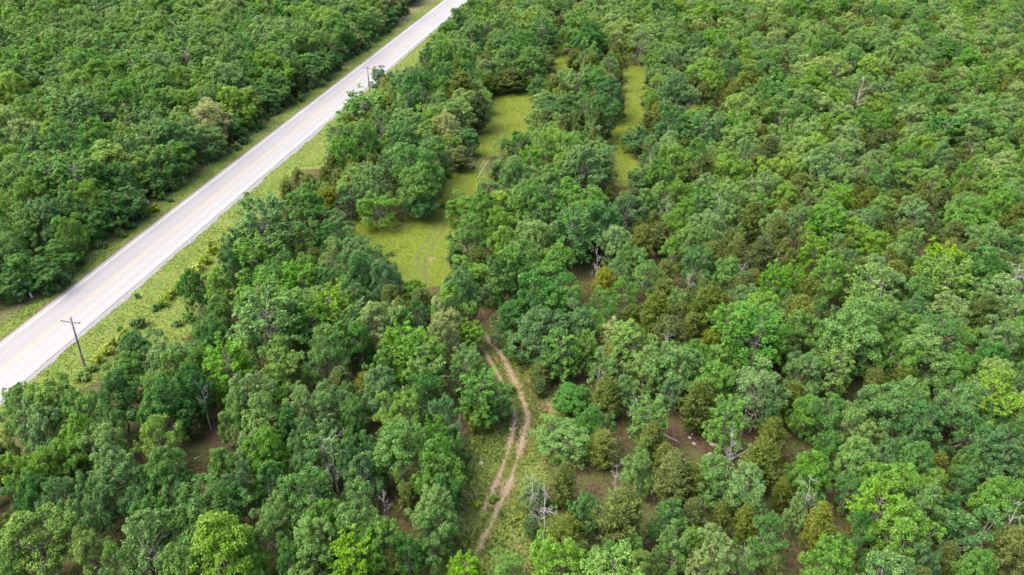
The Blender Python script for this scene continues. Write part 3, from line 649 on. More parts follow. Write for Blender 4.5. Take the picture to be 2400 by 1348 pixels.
(1600, 898): """C100,180,290 C620,400,260 C560,560,340 m520,100,350 h300,310,220 m1020,230,280 m1170,290,250 m1490,150,430 b1650,350,300 y1290,370,240 m1230,560,340 m1500,700,420 b1960,150,350 b2000,330,290 C1780,600,160 m900,620,300
 m230,640,330 m440,740,340 C270,970,180 C440,980,220 b620,1080,270 c960,1010,310 m1030,1240,340 H1360,920,260 m1540,1090,460 b2090,1030,390 C2290,1190,320 m2250,830,380 b2210,520,330 y240,1180,300 m480,1200,280 y60,1170,200 C1850,1250,200
 m1700,880,340 b2000,680,200 D2300,980,230 D340,480,170 D430,240,100 D880,790,210 D970,660,150 b1250,1060,200 m1350,180,260 m2300,100,250 b2130,260,200 D620,170,120 m880,200,200 C770,120,200 b1020,460,200 C60,700,250 C80,960,240 b1180,740,230 b1330,790,200 b1620,560,250 m2000,560,200 b1880,920,230
 m2080,1310,260 b1350,1290,240 b1680,1290,230 m800,900,150 C690,780,160 y150,1300,200 C640,1310,170 b2330,330,220 D420,1270,110 y1760,730,200 b2350,480,160 m1900,60,240 b1400,520,230 C480,60,190 b620,250,150""",
}
def covers(x, y, w, h, brown=False, tol=.8, grt=1.4):
    q = np.array([(x, y, h * .97), (x - .42 * w, y, h * .66), (x + .42 * w, y, h * .66), (x - .3 * w, y, h * .86), (x + .3 * w, y, h * .86)])
    t = H / (H - q[:, 2]); Pg = q[:, :2] * t[:, None]
    for c_ in GC.values():
        if (sdist(Pg, c_) > tol).any(): return True
    if brown:
        for c_ in GB.values():
            if (sdist(Pg, c_) > .3).any(): return True
    if x * RN[0] + y * RN[1] - RDIST < 0: return bool((sdist(Pg, GR) < -grt).any())
    return False
TREES = []      # dict(kind, x, y, w, h, tint)
import re
jit = np.random.default_rng(4)
for (ox, oy), txt in TILES.items():
    for c, x, y, w in re.findall(r'([A-Za-z])(\d+),(\d+),(\d+)', txt):
        kind, tint = CODE[c]; px, py, w = ox + int(x) / 3, oy + int(y) / 3, int(w) / 3
        K = KIND[kind]; wm = 6.0; h = 7.0
        for _ in range(6):
            p = at(px, py, K['zc'] * h); wm = w * depth_of(p) / F
            if kind == 'oak': wm *= (1.12 if px < 1000 and py < 700 - .65 * px + 100 else 1.0) + jit.uniform(-.06, .12); h = min(12.5, max(5.0, 4.6 + 0.80 * wm)) * (1 if oy < 400 or px < 1250 else .88)
            elif kind == 'hick': wm *= 1.12; h = min(12.5, max(4.8, 4.0 + 0.90 * wm))
            elif kind == 'cedar': wm *= 1.08; h = min(10.5, max(3.2, 2.2 + .98 * wm))
            elif kind == 'snag': h = min(11.5, max(3.5, 3.0 + 1.35 * wm))
            else: h = 0.62 * wm + 0.15
        if kind in ('oak', 'hick', 'cedar'):
            for q in (1, .9, .8, .72, .65, .58):
                p = at(px, py, K['zc'] * h * q); P1 = p[None, :2]; lft = road_off(P1)[0] > 0
                ok = sdist(P1, GL)[0] > wm * .38 if lft else max(-1, sdist(P1, GR)[0]) > wm * .05
                ok = ok and all(sdist(P1, c_)[0] < .3 for c_ in GC.values()) and not covers(p[0], p[1], wm * .9, h * q, tol=.3, grt=6.5)
                if ok: break
            h *= max(q, .62) if q < 1 else 1
            if road_off(P1)[0] > 0 and not ok:
                for _ in range(60):
                    if sdist(P1, GL)[0] > wm * .38: break
                    P1 = P1 + RN * .25
                p = np.array([P1[0, 0], P1[0, 1], 0])
            elif not ok and road_off(P1)[0] > -(RHALF + 2.2): continue
        if kind in ('oak', 'hick', 'cedar') and not ok and road_off(p[None, :2])[0] < 0 and covers(p[0], p[1], wm * .8, h, tol=2.0, grt=6): wm *= .8; h *= .9
        TREES.append(dict(kind=kind, x=p[0], y=p[1], w=wm, h=h * jit.uniform(.94, 1.06), tint=float(np.clip(tint + jit.normal(0, .07) + (.12 if kind == 'oak' and tint < .5 and road_off(p[None, :2])[0] > 0 else 0), 0, 1)), hand=True))

# ------------------------------------------------------------ the rest of the woods
def in_woods(P):
    w = np.maximum(sdist(P, GL), sdist(P, GR))
    for p in GC.values(): w = np.minimum(w, -sdist(P, p))
    ob = np.full(len(P), -99.0)
    for p in GB.values(): ob = np.maximum(ob, sdist(P, p))
    return w, ob
fr = np.random.default_rng(77)
NC = 52000
dd = 38 + (405 - 38) * np.sqrt(fr.random(NC)) ; ll = fr.uniform(-1, 1, NC) * (0.70 * dd + 26)
CP_ = np.stack([ll, dd - 0.0], 1)
wsd, obsd = in_woods(CP_)
sp1 = vnoise(CP_, 24, 31); sp2 = vnoise(CP_, 13, 32); dn = vnoise(CP_, 15, 33)
cell = {}
def put(t):
    cell.setdefault((int(t['x'] // 6), int(t['y'] // 6)), []).append(t)
for t in TREES:
    if t['kind'] in ('oak', 'hick', 'cedar'): put(t)
for i in range(NC):
    x, y = CP_[i]
    leftside = (x * RN[0] + y * RN[1] - RDIST) > 0
    # species mix changes over the wood
    u = fr.random()
    pix_x, pix_y = pix((x, y, 4))
    rightwood = pix_x > 1350
    cedar_p = 0.04 if leftside else (0.24 + 0.90 * max(0, sp1[i] - .42) * (2.0 if rightwood else 0.8)) * (1.0 if pix_y > 130 else .5)
    if u < cedar_p: kind, w, h = 'cedar', fr.uniform(3.2, 5.6), 0
    elif u < cedar_p + (.20 if leftside else .06): kind, w = 'hick', fr.uniform(3.8, 6.4)
    else: kind, w = 'oak', fr.uniform(3.8, 7.6)
    w *= 1 + .36 * min(1, max(0, (y - 110) / 150))
    if leftside and kind == 'oak': w *= 1.22
    if wsd[i] < w * (.46 if leftside else .34): continue
    if obsd[i] > -w * .4: continue
    dens = 0.60 if leftside else 0.60 if (pix_y < 330) else (0.58 if dn[i] < .55 else 0.70)
    ok = True; cx, cy = int(x // 6), int(y // 6)
    for a in (-2, -1, 0, 1, 2):
        for b_ in (-2, -1, 0, 1, 2):
            for t in cell.get((cx + a, cy + b_), ()):
                lim = dens * (t['w'] + w) / 2 * (1.04 if t.get('hand') else 1)
                if (t['x'] - x) ** 2 + (t['y'] - y) ** 2 < lim * lim: ok = False; break
            if not ok: break
        if not ok: break
    if not ok: continue
    if kind == 'oak':
        h = 4.4 + .76 * w + fr.normal(0, .7)
        tint = (.64 if leftside else .60) + (sp2[i] - .5) * .5 + fr.normal(0, .18) + (.12 if (not leftside and pix_y < 350) else 0)
    if kind == 'oak': tint = min(tint, .68 + .20 * fr.random() ** 3)
    elif kind == 'hick': h = 4 + .88 * w; tint = .3 + fr.normal(0, .2)
    else: h = 2.2 + 1.0 * w; tint = .35 + fr.normal(0, .18)
    if kind == 'oak' and wsd[i] < 5: h *= .9
    if not leftside: h *= .9
    if y < 340 and covers(x, y, w, h, True, tol=fr.uniform(.4, 2.4)): continue
    t = dict(kind=kind, x=x, y=y, w=w, h=h, tint=float(np.clip(tint, 0, 1)))
    TREES.append(t); put(t)
# bushes where the left woods come down to the verge, and around the clearings
edge = resample(G(LWOOD[1:20]), 1.0)
for p in edge:
    if fr.random() < .42 and 45 < p[1] < 300:
        q = p + RN * fr.uniform(-.3, 2.2); w = fr.uniform(1.0, 2.8)
        if abs(pix((q[0], q[1], .5))[0] - 1200) < 1260: TREES.append(dict(kind='shrub', x=q[0], y=q[1], w=w, h=.4 + .7 * w, tint=float(np.clip(fr.normal(.15, .12), 0, .5))))
for k, m_ in (('far', .10), ('lane', .10), ('track', .10), ('gap', .1)):
    for p in resample(np.vstack([GC[k], GC[k][:1]]), 1.0):
        if fr.random() < m_:
            q = p + fr.normal(0, .7, 2); w = fr.uniform(.7, 2.0)
            if q[1] > 52: TREES.append(dict(kind='shrub', x=q[0], y=q[1], w=w, h=.25 + .6 * w, tint=float(np.clip(fr.normal(.3, .18), 0, .7))))
# undergrowth in the gaps
NU = 9000
dd = 50 + (250 - 50) * np.sqrt(fr.random(NU)); ll = fr.uniform(-1, 1, NU) * (0.68 * dd + 10); UP = np.stack([ll, dd], 1)
uw, uo = in_woods(UP); nu = 0
for i in range(NU):
    x, y = UP[i]
    if uw[i] < -0.3 or nu >= 130: continue
    near = 9; cx, cy = int(x // 6), int(y // 6)
    for a in (-1, 0, 1):
        for b_ in (-1, 0, 1):
            for t in cell.get((cx + a, cy + b_), ()):
                near = min(near, math.hypot(t['x'] - x, t['y'] - y) / (t['w'] / 2))
    if near < 0.9: continue
    if uo[i] > 0 and fr.random() < .6: continue
    w = fr.uniform(.7, 2.0); t = dict(kind='shrub', x=x, y=y, w=w, h=.3 + .62 * w, tint=float(np.clip(fr.normal(.25, .2), 0, .8)))
    TREES.append(t); nu += 1
for t in TREES:
    t['px'], t['py'] = pix((t['x'], t['y'], t['h'] * KIND[t['kind']]['zc'])); t['dep'] = depth_of((t['x'], t['y'], t['h'] * .6))
    t['pw'] = t['w'] / t['dep'] * F
    m = t['pw'] * .45
    t['seen'] = -m < t['px'] < 2400 + m and -m * 1.1 < t['py'] < 1348 + m * 1.1
# ------------------------------------------------------------ which trees stand as individuals
LAND = [  # landmarks used to say which tree is meant
 (165, 790, 'the nearer utility pole'), (864, 190, 'the farther utility pole'), (72, 689, 'the white stub post'),
 (780, 1080, 'the big bare white snag'), (1270, 1195, 'the half-dead white tree'), (1120, 1290, 'the bottom end of the dirt track'),
 (1135, 770, 'the top end of the dirt track'), (1210, 975, 'the bend of the dirt track'), (1200, 240, 'the far round meadow'), (975, 600, 'the middle meadow'),
 (1485, 225, 'the long grass lane'), (1370, 640, 'the central brown gap'), (1075, 0, "the highway's top end"),
 (0, 0, "the photo's top left corner"), (2400, 0, "the photo's top right corner"), (0, 1348, "the photo's bottom left corner"), (2400, 1348, "the photo's bottom right corner"),
 (2015, 230, 'the forked upper-right snag'), (1656, 55, 'the top-edge snag'), (2375, 665, 'the right-edge snag'),
 (1735, 650, 'the grey snag amid cedars'), (2210, 640, 'the tall lime-green hickory'), (2297, 745, 'the darkest cedar'),
 (1057, 297, 'the pale yellow far-meadow oak'), (1030, 740, 'the pale yellow track oak'), (490, 295, 'the bronze left-verge oak'),
 (300, 0, "the left woods' top edge"), (0, 330, 'the upper left edge'), (410, 640, 'the lime roadside hedge'),
 (240, 820, 'the lime bushes near the pole'), (1720, 1060, 'the fallen white tree'), (1890, 1160, 'the bare-limbed lower-right tree'),
 (2370, 1220, 'the lower-right corner snag'), (1845, 1320, 'the bottom-edge brown opening'), (465, 1040, 'the brown opening lower left'),
 (700, 1348, 'the bottom edge, left-centre'), (1500, 1348, 'the bottom edge, right-centre'), (2150, 1348, "the bottom edge's right end"), (330, 1348, "the bottom edge's left end"),
 (2000, 800, 'the broad domed oak'), (1563, 510, 'the white snag near centre'), (1440, 360, "the grass lane's lower end"),
 (1320, 150, 'the small top grass gap'), (2400, 330, 'the upper right edge'), (2400, 950, 'the lower right edge'), (1600, 1030, 'the stony brown opening'),
 (640, 460, 'the roadside fence post'), (0, 1055, 'the post at the left edge'), (2240, 1110, 'the right-edge brown gap'), (580, 190, "the left woods' middle"),
 (1930, 470, "the right woods' middle"), (850, 870, 'the lime trees beside the track'), (1250, 680, 'the round oaks above the track'),
 (1700, 850, 'the cedars right of the track'), (2100, 150, 'the far right woods'), (1750, 300, 'the upper-right cedars'), (900, 400, 'the roadside grove'),
]
ORD = ['nearest', 'second', 'third', 'fourth', 'fifth', 'sixth', 'seventh', 'eighth', 'ninth', 'tenth', 'eleventh', 'twelfth', 'thirteenth', 'fourteenth', 'fifteenth', 'sixteenth',
       'seventeenth', 'eighteenth', 'nineteenth', 'twentieth'] + ['number %d' % k for k in range(21, 200)]
DIRS = ['right of', 'up and right of', 'above', 'up and left of', 'left of', 'down and left of', 'below', 'down and right of']
NAMEK = {'oak': 'oak', 'hick': 'hickory', 'cedar': 'cedar', 'shrub': 'bush', 'snag': 'dead tree'}
def shade(t):
    k, v = t['kind'], t['tint']
    if k == 'oak': return 'dark green' if v < .24 else 'mid green' if v < .56 else 'light green' if v < .86 else 'pale yellow'
    if k == 'hick': return 'deep green' if v < .2 else 'bright green' if v < .75 else 'lime green'
    if k == 'cedar': return 'blackish green' if v < .18 else 'olive' if v < .62 else 'golden olive'
    if k == 'shrub': return 'dark green' if v < .3 else 'green' if v < .75 else 'yellow-green'
    return 'bare white'
def sizew(t):
    lim = {'oak': (5.4, 7.8), 'hick': (5, 7), 'cedar': (3.4, 5.2), 'shrub': (1.2, 2.2), 'snag': (2.2, 4)}[t['kind']]
    return 'small' if t['w'] < lim[0] else 'large' if t['w'] > lim[1] else 'medium'
CAT = {'oak': 'oak tree', 'hick': 'hickory tree', 'cedar': 'cedar tree', 'shrub': 'shrub', 'snag': 'dead tree'}
GRP = {'oak': 'oak trees of the woods', 'hick': 'bright green hickory trees among the oaks', 'cedar': 'olive cedar trees among the oaks', 'shrub': 'shrubs on the verges and in the gaps', 'snag': 'bare dead trees among the oaks'}
indiv, rest = [], []
for k in KIND:
    L_ = sorted([t for t in TREES if t['kind'] == k], key=lambda t: -t['pw'] * (1 if t['seen'] else 0.001))
    seen = [t for t in L_ if t['seen']][:298]
    ids = set(map(id, seen)); indiv += seen
    rest += [t for t in L_ if id(t) not in ids]
bucket = {}
for t in indiv:
    best = min(range(len(LAND)), key=lambda j: math.hypot(LAND[j][0] - t['px'], LAND[j][1] - t['py']))
    lx, ly, ln = LAND[best]; dx, dy = t['px'] - lx, -(t['py'] - ly)
    o = int(round(math.atan2(dy, dx) / (math.pi / 4))) % 8
    bucket.setdefault((sizew(t), shade(t), t['kind'], ln, o), []).append((math.hypot(dx, dy), t))
for (sz, sh, k, ln, o), L_ in bucket.items():
    L_.sort(key=lambda q: q[0])
    for j, (d, t) in enumerate(L_):
        if len(L_) == 1: t['label'] = f'{sz} {sh} {NAMEK[k]} {DIRS[o]} {ln}'
        else: t['label'] = f'{ORD[j]} {sz} {sh} {NAMEK[k]} {DIRS[o]} {ln}'
pr = np.random.default_rng(8)
def pick_variant(t):
    n = len(KIND[t['kind']]['v']); v = int(pr.integers(n))
    if t['kind'] == 'oak' and v % 4 == 2 and (t['x'] * RN[0] + t['y'] * RN[1] > RDIST or pr.random() < .4): v = (v + (1 if pr.random() < .5 else 2)) % n
    return v
def place(t):
    K = KIND[t['kind']]; vi = t.setdefault('vi', pick_variant(t)); a, b_, w0, h0 = K['v'][vi]
    e = bpy.data.objects.new(K['root'], None); COL.objects.link(e); e.empty_display_size = .5
    e.location = (t['x'], t['y'], 0); e.rotation_euler = (0, 0, t.get('rz', pr.uniform(0, 6.28)))
    s = t['w'] / w0; e.scale = (s * pr.uniform(.93, 1.07), s * pr.uniform(.93, 1.07), t['h'] / h0)
    tag(e, t['label'], CAT[t['kind']], GRP[t['kind']])
    for nm, me in zip(K['parts'], (a, b_)):
        o = bpy.data.objects.new(nm, me); COL.objects.link(o); o.parent = e; o['tint'] = t['tint']
        t.setdefault('objs', []).append(o)
    return e
for t in indiv: place(t)

# the remaining trees, beyond the 300 nearest of each kind or past the frame's edge: one stuff object per kind
def wood_stuff(name, kind, label, cat, L_):
    if not L_: return
    K = KIND[kind]; vs = sorted({t['vi'] for t in indiv if t['kind'] == kind})
    src = [next(t for t in indiv if t['kind'] == kind and t['vi'] == v) for v in vs]
    me = bpy.data.meshes.new(name); n = len(L_)
    me.vertices.add(n); me.vertices.foreach_set('co', np.array([(t['x'], t['y'], 0) for t in L_], dtype=np.float32).ravel())
    idx = pr.integers(len(src), size=n)
    w0 = K['v'][0][2]; h0 = K['v'][0][3]
    sc = np.array([(t['w'] / w0 * pr.uniform(.93, 1.07), t['w'] / w0 * pr.uniform(.93, 1.07), t['h'] / h0) for t in L_], dtype=np.float32)
    a = me.attributes.new('sc', 'FLOAT_VECTOR', 'POINT'); a.data.foreach_set('vector', sc.ravel())
    rz = np.zeros((n, 3), dtype=np.float32); rz[:, 2] = pr.uniform(0, 6.28, n)
    a = me.attributes.new('rz', 'FLOAT_VECTOR', 'POINT'); a.data.foreach_set('vector', rz.ravel())
    a = me.attributes.new('idx', 'INT', 'POINT'); a.data.foreach_set('value', idx.astype(np.int32))
    a = me.attributes.new('tint', 'FLOAT', 'POINT'); a.data.foreach_set('value', np.array([t['tint'] for t in L_], dtype=np.float32))
    o = link(name, me)
    ng = bpy.data.node_groups.new(name + '_nodes', 'GeometryNodeTree')
    ng.interface.new_socket('Geometry', in_out='INPUT', socket_type='NodeSocketGeometry'); ng.interface.new_socket('Geometry', in_out='OUTPUT', socket_type='NodeSocketGeometry')
    gi = ng.nodes.new('NodeGroupInput'); go = ng.nodes.new('NodeGroupOutput')
    ip = ng.nodes.new('GeometryNodeInstanceOnPoints'); jn = ng.nodes.new('GeometryNodeJoinGeometry')
    for t in src:
        j2 = ng.nodes.new('GeometryNodeJoinGeometry')
        for ob in t['objs']:
            q = ng.nodes.new('GeometryNodeObjectInfo'); q.transform_space = 'ORIGINAL'; q.inputs['Object'].default_value = ob; q.inputs['As Instance'].default_value = False
            ng.links.new(q.outputs['Geometry'], j2.inputs[0])
        g2 = ng.nodes.new('GeometryNodeGeometryToInstance'); ng.links.new(j2.outputs[0], g2.inputs[0]); ng.links.new(g2.outputs[0], jn.inputs[0])
    def na(nm, ty):
        q = ng.nodes.new('GeometryNodeInputNamedAttribute'); q.data_type = ty; q.inputs['Name'].default_value = nm; return q.outputs['Attribute']
    ng.links.new(gi.outputs[0], ip.inputs['Points']); ng.links.new(jn.outputs[0], ip.inputs['Instance'])
    ip.inputs['Pick Instance'].default_value = True
    ng.links.new(na('idx', 'INT'), ip.inputs['Instance Index']); ng.links.new(na('sc', 'FLOAT_VECTOR'), ip.inputs['Scale'])
    ng.links.new(na('rz', 'FLOAT_VECTOR'), ip.inputs['Rotation'])
    ng.links.new(ip.outputs[0], go.inputs[0])
    md = o.modifiers.new('scatter', 'NODES'); md.node_group = ng
    tag(o, label, cat, None, 'stuff')
wood_stuff('oak_woodland', 'oak', 'far oak woodland filling the upper part of the photo', 'woodland', [t for t in rest if t['kind'] == 'oak'])
wood_stuff('cedar_woodland', 'cedar', 'far olive cedars mixed through the woodland', 'woodland', [t for t in rest if t['kind'] == 'cedar'])
wood_stuff('hickory_woodland', 'hick', 'far bright green hickories mixed through the woodland', 'woodland', [t for t in rest if t['kind'] == 'hick'])
print('COUNTS', {k: (sum(t['kind'] == k for t in TREES), sum(t['kind'] == k and t['seen'] for t in TREES), sum(t['kind'] == k for t in indiv)) for k in KIND})

# ------------------------------------------------------------ utility poles
def utility_pole(bx, by, tx, ty, armL, armR, label):
    base = at(bx, by)
    # height: where the vertical over the base meets the pixel row of the top
    h = max(np.linspace(4, 12, 400), key=lambda z: -abs(pix((base[0], base[1], z))[1] - ty))
    topx = at(tx, ty, h)
    e = bpy.data.objects.new('utility_pole', None); COL.objects.link(e); e.location = base
    tag(e, label, 'utility pole', 'wooden utility poles along the highway')
    lean = np.array([topx[0] - base[0], topx[1] - base[1]])
    top = np.array([lean[0], lean[1], h])
    bg = Bag(); bg.tube([np.array([0, 0, -.1]), top * .33, top * .66, top], [.145, .13, .12, .10], 12); link('pole', bg.mesh('pole', [M_POLE], True), e)
    a = at(*armL, h - .55) - base; b_ = at(*armR, h - .55) - base; d = unit(b_ - a); d[2] = 0; d = unit(d); L_ = min(2.7, np.linalg.norm((b_ - a)[:2]))
    c = top * ((h - .55) / h); R = np.stack([d, np.cross([0, 0, 1.0], d), np.array([0, 0, 1.0])], 1)
    nrm = R[:, 1]
    bg = Bag(); bg.box(c + nrm * -.20, (L_, .11, .14), R); link('crossarm', bg.mesh('crossarm', [M_POLE]), e)
    for s in (-1, 1):
        bg = Bag(); p0 = c + d * s * .75 - nrm * .26 - [0, 0, .06]; p1 = c - nrm * .20 - [0, 0, .75]; bg.tube([p0, p1], [.022, .022], 5); link('brace', bg.mesh('brace', [M_STEEL]), e)
    for s in (-1, .0, 1):
        q = (c + d * s * (L_ / 2 - .12) - nrm * .20 + [0, 0, .07]) if s else top + [0, 0, 0]
        bg = Bag(); zz = [(0, .02), (.12, .02), (.121, .075), (.17, .085), (.2, .05), (.23, .075), (.27, .06), (.31, .02)]
        bg.tube([q + [0, 0, z] for z, _ in zz], [r for _, r in zz], 10); link('insulator', bg.mesh('insulator', [M_GLASSI], True), e)
utility_pole(200, 866, 165, 744, (142, 745), (191, 751), 'leaning wooden utility pole with crossarm in the lower left verge')
utility_pole(866, 219, 861, 154, (848, 158), (875, 161), 'farther wooden utility pole with crossarm beside the upper highway')

# ------------------------------------------------------------ posts, logs, stones
def stub(x, y, hgt, r, mat, capm, label, cat, name):
    p = at(x, y); e = bpy.data.objects.new(name, None); COL.objects.link(e); e.location = p; e.rotation_euler = (0.04, -0.12, 0); tag(e, label, cat)
    bg = Bag(); bg.tube([np.array([0, 0, z]) for z in (-.05, hgt * .5, hgt)], [r, r, r * .98], 12); link('tube', bg.mesh('tube', [mat], True), e)
    bg = Bag(); bg.tube([np.array([0, 0, z]) for z in (hgt - .04, hgt - .035, hgt + .05, hgt + .08)], [r * .9, r * 1.15, r * 1.15, r * .6], 12); link('cap', bg.mesh('cap', [capm], True), e)
stub(75, 697, 1.35, .16, M_PVC, M_STEEL, 'white cylindrical stub post at the edge of the left woods', 'marker post', 'marker_post')
stub(387, 442, 1.5, .06, M_YPLAST, M_PVC, 'pale thin marker stake, the left one of two on the left verge', 'marker stake', 'marker_stake')
stub(429, 421, 1.7, .06, M_YPLAST, M_PVC, 'pale thin marker stake, the right one of two on the left verge', 'marker stake', 'marker_stake')
def tpost(x, y, label):
    p = at(x, y); e = bpy.data.objects.new('fence_post', None); COL.objects.link(e); e.location = p; e.rotation_euler = (pr.normal(0, .04), pr.normal(0, .04), pr.uniform(0, 3)); tag(e, label, 'fence post', 'steel fence posts right of the highway')
    bg = Bag(); bg.box((0, 0, .7), (.05, .012, 1.5)); bg.box((0, .025, .7), (.012, .04, 1.5)); link('stake', bg.mesh('stake', [M_POLE]), e)
    bg = Bag(); bg.box((0, -.012, .12), (.16, .008, .16)); link('anchor_plate', bg.mesh('anchor_plate', [M_POLE]), e)
tpost(7, 1062, 'thin dark steel fence post at the left edge below the road')
tpost(641, 466, 'thin dark steel fence post in grass beside the grove')
tpost(599, 510, 'thin dark steel fence post by the rough grass below the other')
def log(x0, y0, x1, y1, r, label, nb=5):
    a = at(x0, y0); b_ = at(x1, y1); e = bpy.data.objects.new('fallen_log', None); COL.objects.link(e); e.location = a; tag(e, label, 'fallen log', 'bleached fallen logs')
    rr = np.random.default_rng(int(x0)); bg = Bag(); v = b_ - a; P = limb(rr, np.array([0, 0, r * .8]), v + [0, 0, r * .6], 6, .04); P[:, 2] = r * .8
    bg.tube(P, list(np.linspace(r, r * .4, 6)), 8); link('trunk', bg.mesh('trunk', [M_DEAD], True), e)
    L_ = np.linalg.norm(v)
    if nb:
        bg = Bag()
        for k in range(nb):
            p = P[rr.integers(1, 6)]; d = unit(v / L_ + rr.normal(0, .7, 3)); d[2] = abs(d[2]) * .4; Q = limb(rr, p, p + d * rr.uniform(.5, 1.3) * L_ * .22, 4); Q[:, 2] = np.maximum(Q[:, 2], .05)
            bg.tube(Q, [r * .4, r * .3, r * .2, r * .08], 4)
        link('branches', bg.mesh('branches', [M_DEAD], True), e)
log(1120, 418, 1146, 374, .08, 'long bleached log lying across the grass below the far meadow', 3)
log(925, 540, 976, 521, .045, 'thin bleached branch lying at the top of the middle meadow', 4)
log(1700, 1085, 1768, 1050, .20, 'white fallen tree with branches in the stony opening', 9)
log(1655, 1068, 1712, 1098, .12, 'smaller grey fallen limb left of the white fallen tree', 8)
log(1552, 1018, 1590, 1036, .08, 'thin brown-grey fallen branch on leaf litter left of the stones', 4)
log(1035, 880, 1075, 890, .08, 'thin fallen branch in the brown opening left of the track', 3)
log(455, 1078, 478, 1066, .08, 'short fallen branch in the lower left brown opening', 2)
def rock(x, y, s, label):
    rr = np.random.default_rng(int(x * 7 + y)); p = at(x, y); bg = Bag(); nr, ns = 5, 9; V = []
    for i in range(nr + 1):
        th = i / nr * math.pi * .5
        for j in range(ns):
            a = 6.283 * j / ns; V.append([math.cos(a) * math.cos(th) * s, math.sin(a) * math.cos(th) * s * .75, math.sin(th) * s * .5 - .03])
    V = np.array(V); V *= 1 + rr.normal(0, .09, (len(V), 1)); V[nr * ns:] = V[nr * ns:].mean(0)
    Q = [(i * ns + j, i * ns + (j + 1) % ns, (i + 1) * ns + (j + 1) % ns, (i + 1) * ns + j) for i in range(nr) for j in range(ns)]
    bg.add(V, Q); o = link('rock', bg.mesh('rock', [M_ROCK]), None, p); o.rotation_euler = (0, 0, rr.uniform(0, 6)); tag(o, label, 'rock', 'pale rocks on bare ground')
for x, y, s, l in ((1196, 1006, .30, 'pale rock beside the left rut at the track bend'), (1127, 1086, .30, 'pale rock alone in the grass left of the ruts'), (1672, 1041, .55, 'largest pale rock in the stony opening at lower right'),
                   (1617, 1026, .26, 'small pale rock at the left of the stony opening'), (1627, 1040, .30, 'second pale rock from the left in the stony opening'), (1664, 1064, .30, 'pale rock just below the largest rock'),
                   (1678, 1066, .24, 'small pale rock below and right of the largest rock'), (1622, 1018, .20, 'topmost small rock of the stony opening'), (1152, 764, .28, 'pale rock at the top end of the dirt track'),
                   (526, 495, .16, 'tiny white stone at the right edge of the highway'), (1802, 1310, .22, 'small pale rock in the bottom-edge brown opening')):
    rock(x, y, s, l)

# ------------------------------------------------------------ grass
gr_ = np.random.default_rng(12)
def tufts(name, label, n, sel, mat, hgt, spread, blades, seed, dmax=330):
    r = np.random.default_rng(seed)
    d = 50 + (dmax - 50) * r.random(n) ** .8; l = r.uniform(-1, 1, n) * (.76 * d + 8); P = np.stack([l, d], 1)
    k = sel(P, r); P = P[k]; n = len(P)
    sz = r.uniform(.5, 1.25, n) * (0.6 + .8 * vnoise(P, 3.0, seed + 1)); B = blades
    az = r.uniform(0, 6.283, (n, B)); ln = hgt * sz[:, None] * r.uniform(.6, 1.2, (n, B)); ou = spread * sz[:, None] * r.uniform(.2, 1.1, (n, B))
    c = np.repeat(P[:, None, :], B, 1) + r.normal(0, spread * .35, (n, B, 2))
    dx, dy = np.cos(az), np.sin(az); w = .018 + .026 * r.random((n, B))
    a0 = np.stack([c[..., 0] - dy * w, c[..., 1] + dx * w, np.zeros((n, B))], -1); a1 = np.stack([c[..., 0] + dy * w, c[..., 1] - dx * w, np.zeros((n, B))], -1)
    t_ = np.stack([c[..., 0] + dx * ou, c[..., 1] + dy * ou, ln], -1)
    V = np.stack([a0, a1, t_], 2).reshape(-1, 3); T = np.arange(len(V)).reshape(-1, 3)
    lv = np.repeat(np.clip(r.normal(.5, .12, n) + (vnoise(P, 7, seed + 2) - .5) * 1.3 + (vnoise(P, 1.3, seed + 3) - .5) * .3, 0, 1), B)
    o = link(name, mesh_np(name, V, T, [mat], False, {'lv': ('FACE', lv)})); tag(o, label, 'grass', None, 'stuff')
def gmat(name, stops):
    m, nt, out = new_mat(name); a = N(nt, 'ShaderNodeAttribute', attribute_name='lv'); c = ramp(nt, a.outputs['Fac'], stops)
    d = N(nt, 'ShaderNodeBsdfDiffuse'); t = N(nt, 'ShaderNodeBsdfTranslucent'); nt.links.new(c, d.inputs[0]); nt.links.new(c, t.inputs[0])
    mx = N(nt, 'ShaderNodeMixShader'); mx.inputs[0].default_value = .35; nt.links.new(d.outputs[0], mx.inputs[1]); nt.links.new(t.outputs[0], mx.inputs[2]); nt.links.new(mx.outputs[0], out.inputs[0]); return m
def off_ruts(P, w=.55):
    return (dist_line(P, RUT_A) > w) & (dist_line(P, RUT_B) > w)
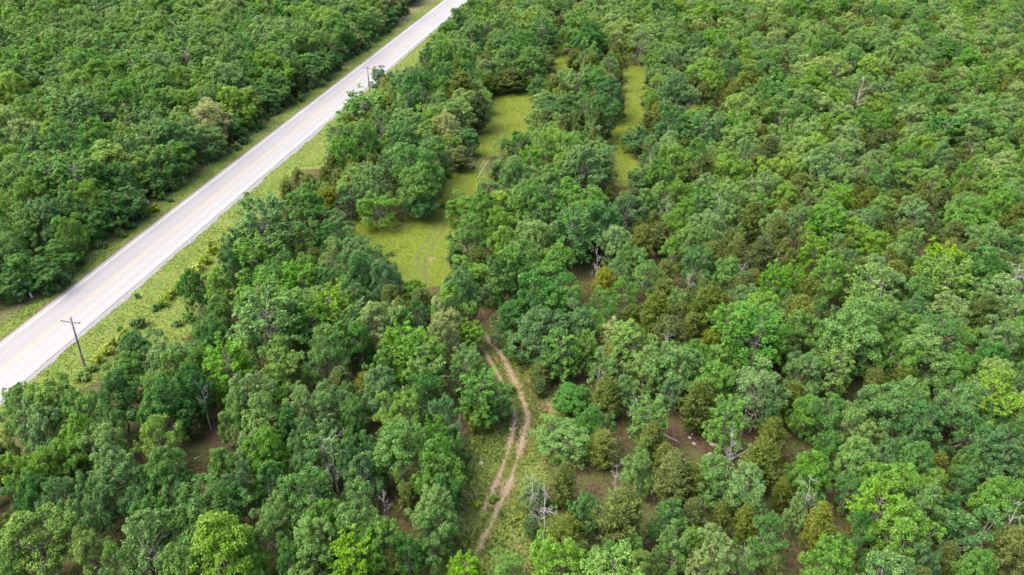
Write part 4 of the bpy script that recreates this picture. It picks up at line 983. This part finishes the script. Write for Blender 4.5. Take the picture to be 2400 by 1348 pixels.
def sel_verge(P, r):
    o = P @ RN - RDIST
    s = (o < -RHALF - .7) & (sdist(P, GR) < 1.0) & (o > -70)
    s |= (o > RHALF + .3) & (o < RHALF + 3.2) & (sdist(P, GL) < 0.5)
    s |= (o > RHALF + .3) & (o < 30) & (sdist(P, GL) < 0.8) & (r.random(len(P)) < .45)
    return s
def sel_mead(P, r):
    s = np.zeros(len(P), bool)
    wb = (vnoise(P, 5, 71) - .5) * 5 + r.normal(0, .5, len(P))
    for k in ('far', 'lane', 'gap', 'gap2'): s |= sdist(P, GC[k]) + wb > -.8
    return s & (dist_line(P, RUT_C) > .3 * r.random(len(P))) & (dist_line(P, RUT_D) > .3 * r.random(len(P)))
def sel_track(P, r):
    s = sdist(P, GC['track']) > -1.2
    mid = (dist_line(P, RUT_A) > .05 + .4 * r.random(len(P))) & (dist_line(P, RUT_B) > .05 + .4 * r.random(len(P)))
    return s & mid & (vnoise(P, 2.5, 91) + r.random(len(P)) * .8 > .5)
def sel_floor(P, r):
    w, ob = in_woods(P); return (w > 0) & (vnoise(P, 5, 95) > .45)
tufts('verge_grass', 'rough green grass on both highway verges', 800000, sel_verge, gmat('verge_blades', [(0, (0.042, 0.076, 0.016)), (.5, (0.074, 0.113, 0.021)), (.8, (0.099, 0.131, 0.027)), (1, (0.142, 0.133, 0.056))]), .14, .13, 4, 5)
tufts('meadow_grass', 'short yellow-green grass in the meadows and grass lane', 620000, sel_mead, gmat('meadow_blades', [(0, (0.034, 0.065, 0.011)), (.35, (0.057, 0.092, 0.012)), (.65, (0.083, 0.107, 0.014)), (1, (0.115, 0.109, 0.028))]), .10, .13, 4, 6, 340)
tufts('track_grass', 'mixed short grass and weeds around the dirt track', 460000, sel_track, gmat('track_blades', [(0, (0.033, 0.060, 0.013)), (.5, (0.060, 0.084, 0.018)), (1, (0.105, 0.113, 0.040))]), .16, .18, 4, 7, 130)
tufts('forest_floor_weeds', 'thin weeds on the brown leaf litter under the trees', 260000, sel_floor, gmat('weed_blades', [(0, (0.032, 0.064, 0.014)), (.5, (0.072, 0.104, 0.024)), (1, (0.136, 0.120, 0.048))]), .22, .25, 5, 9, 200)
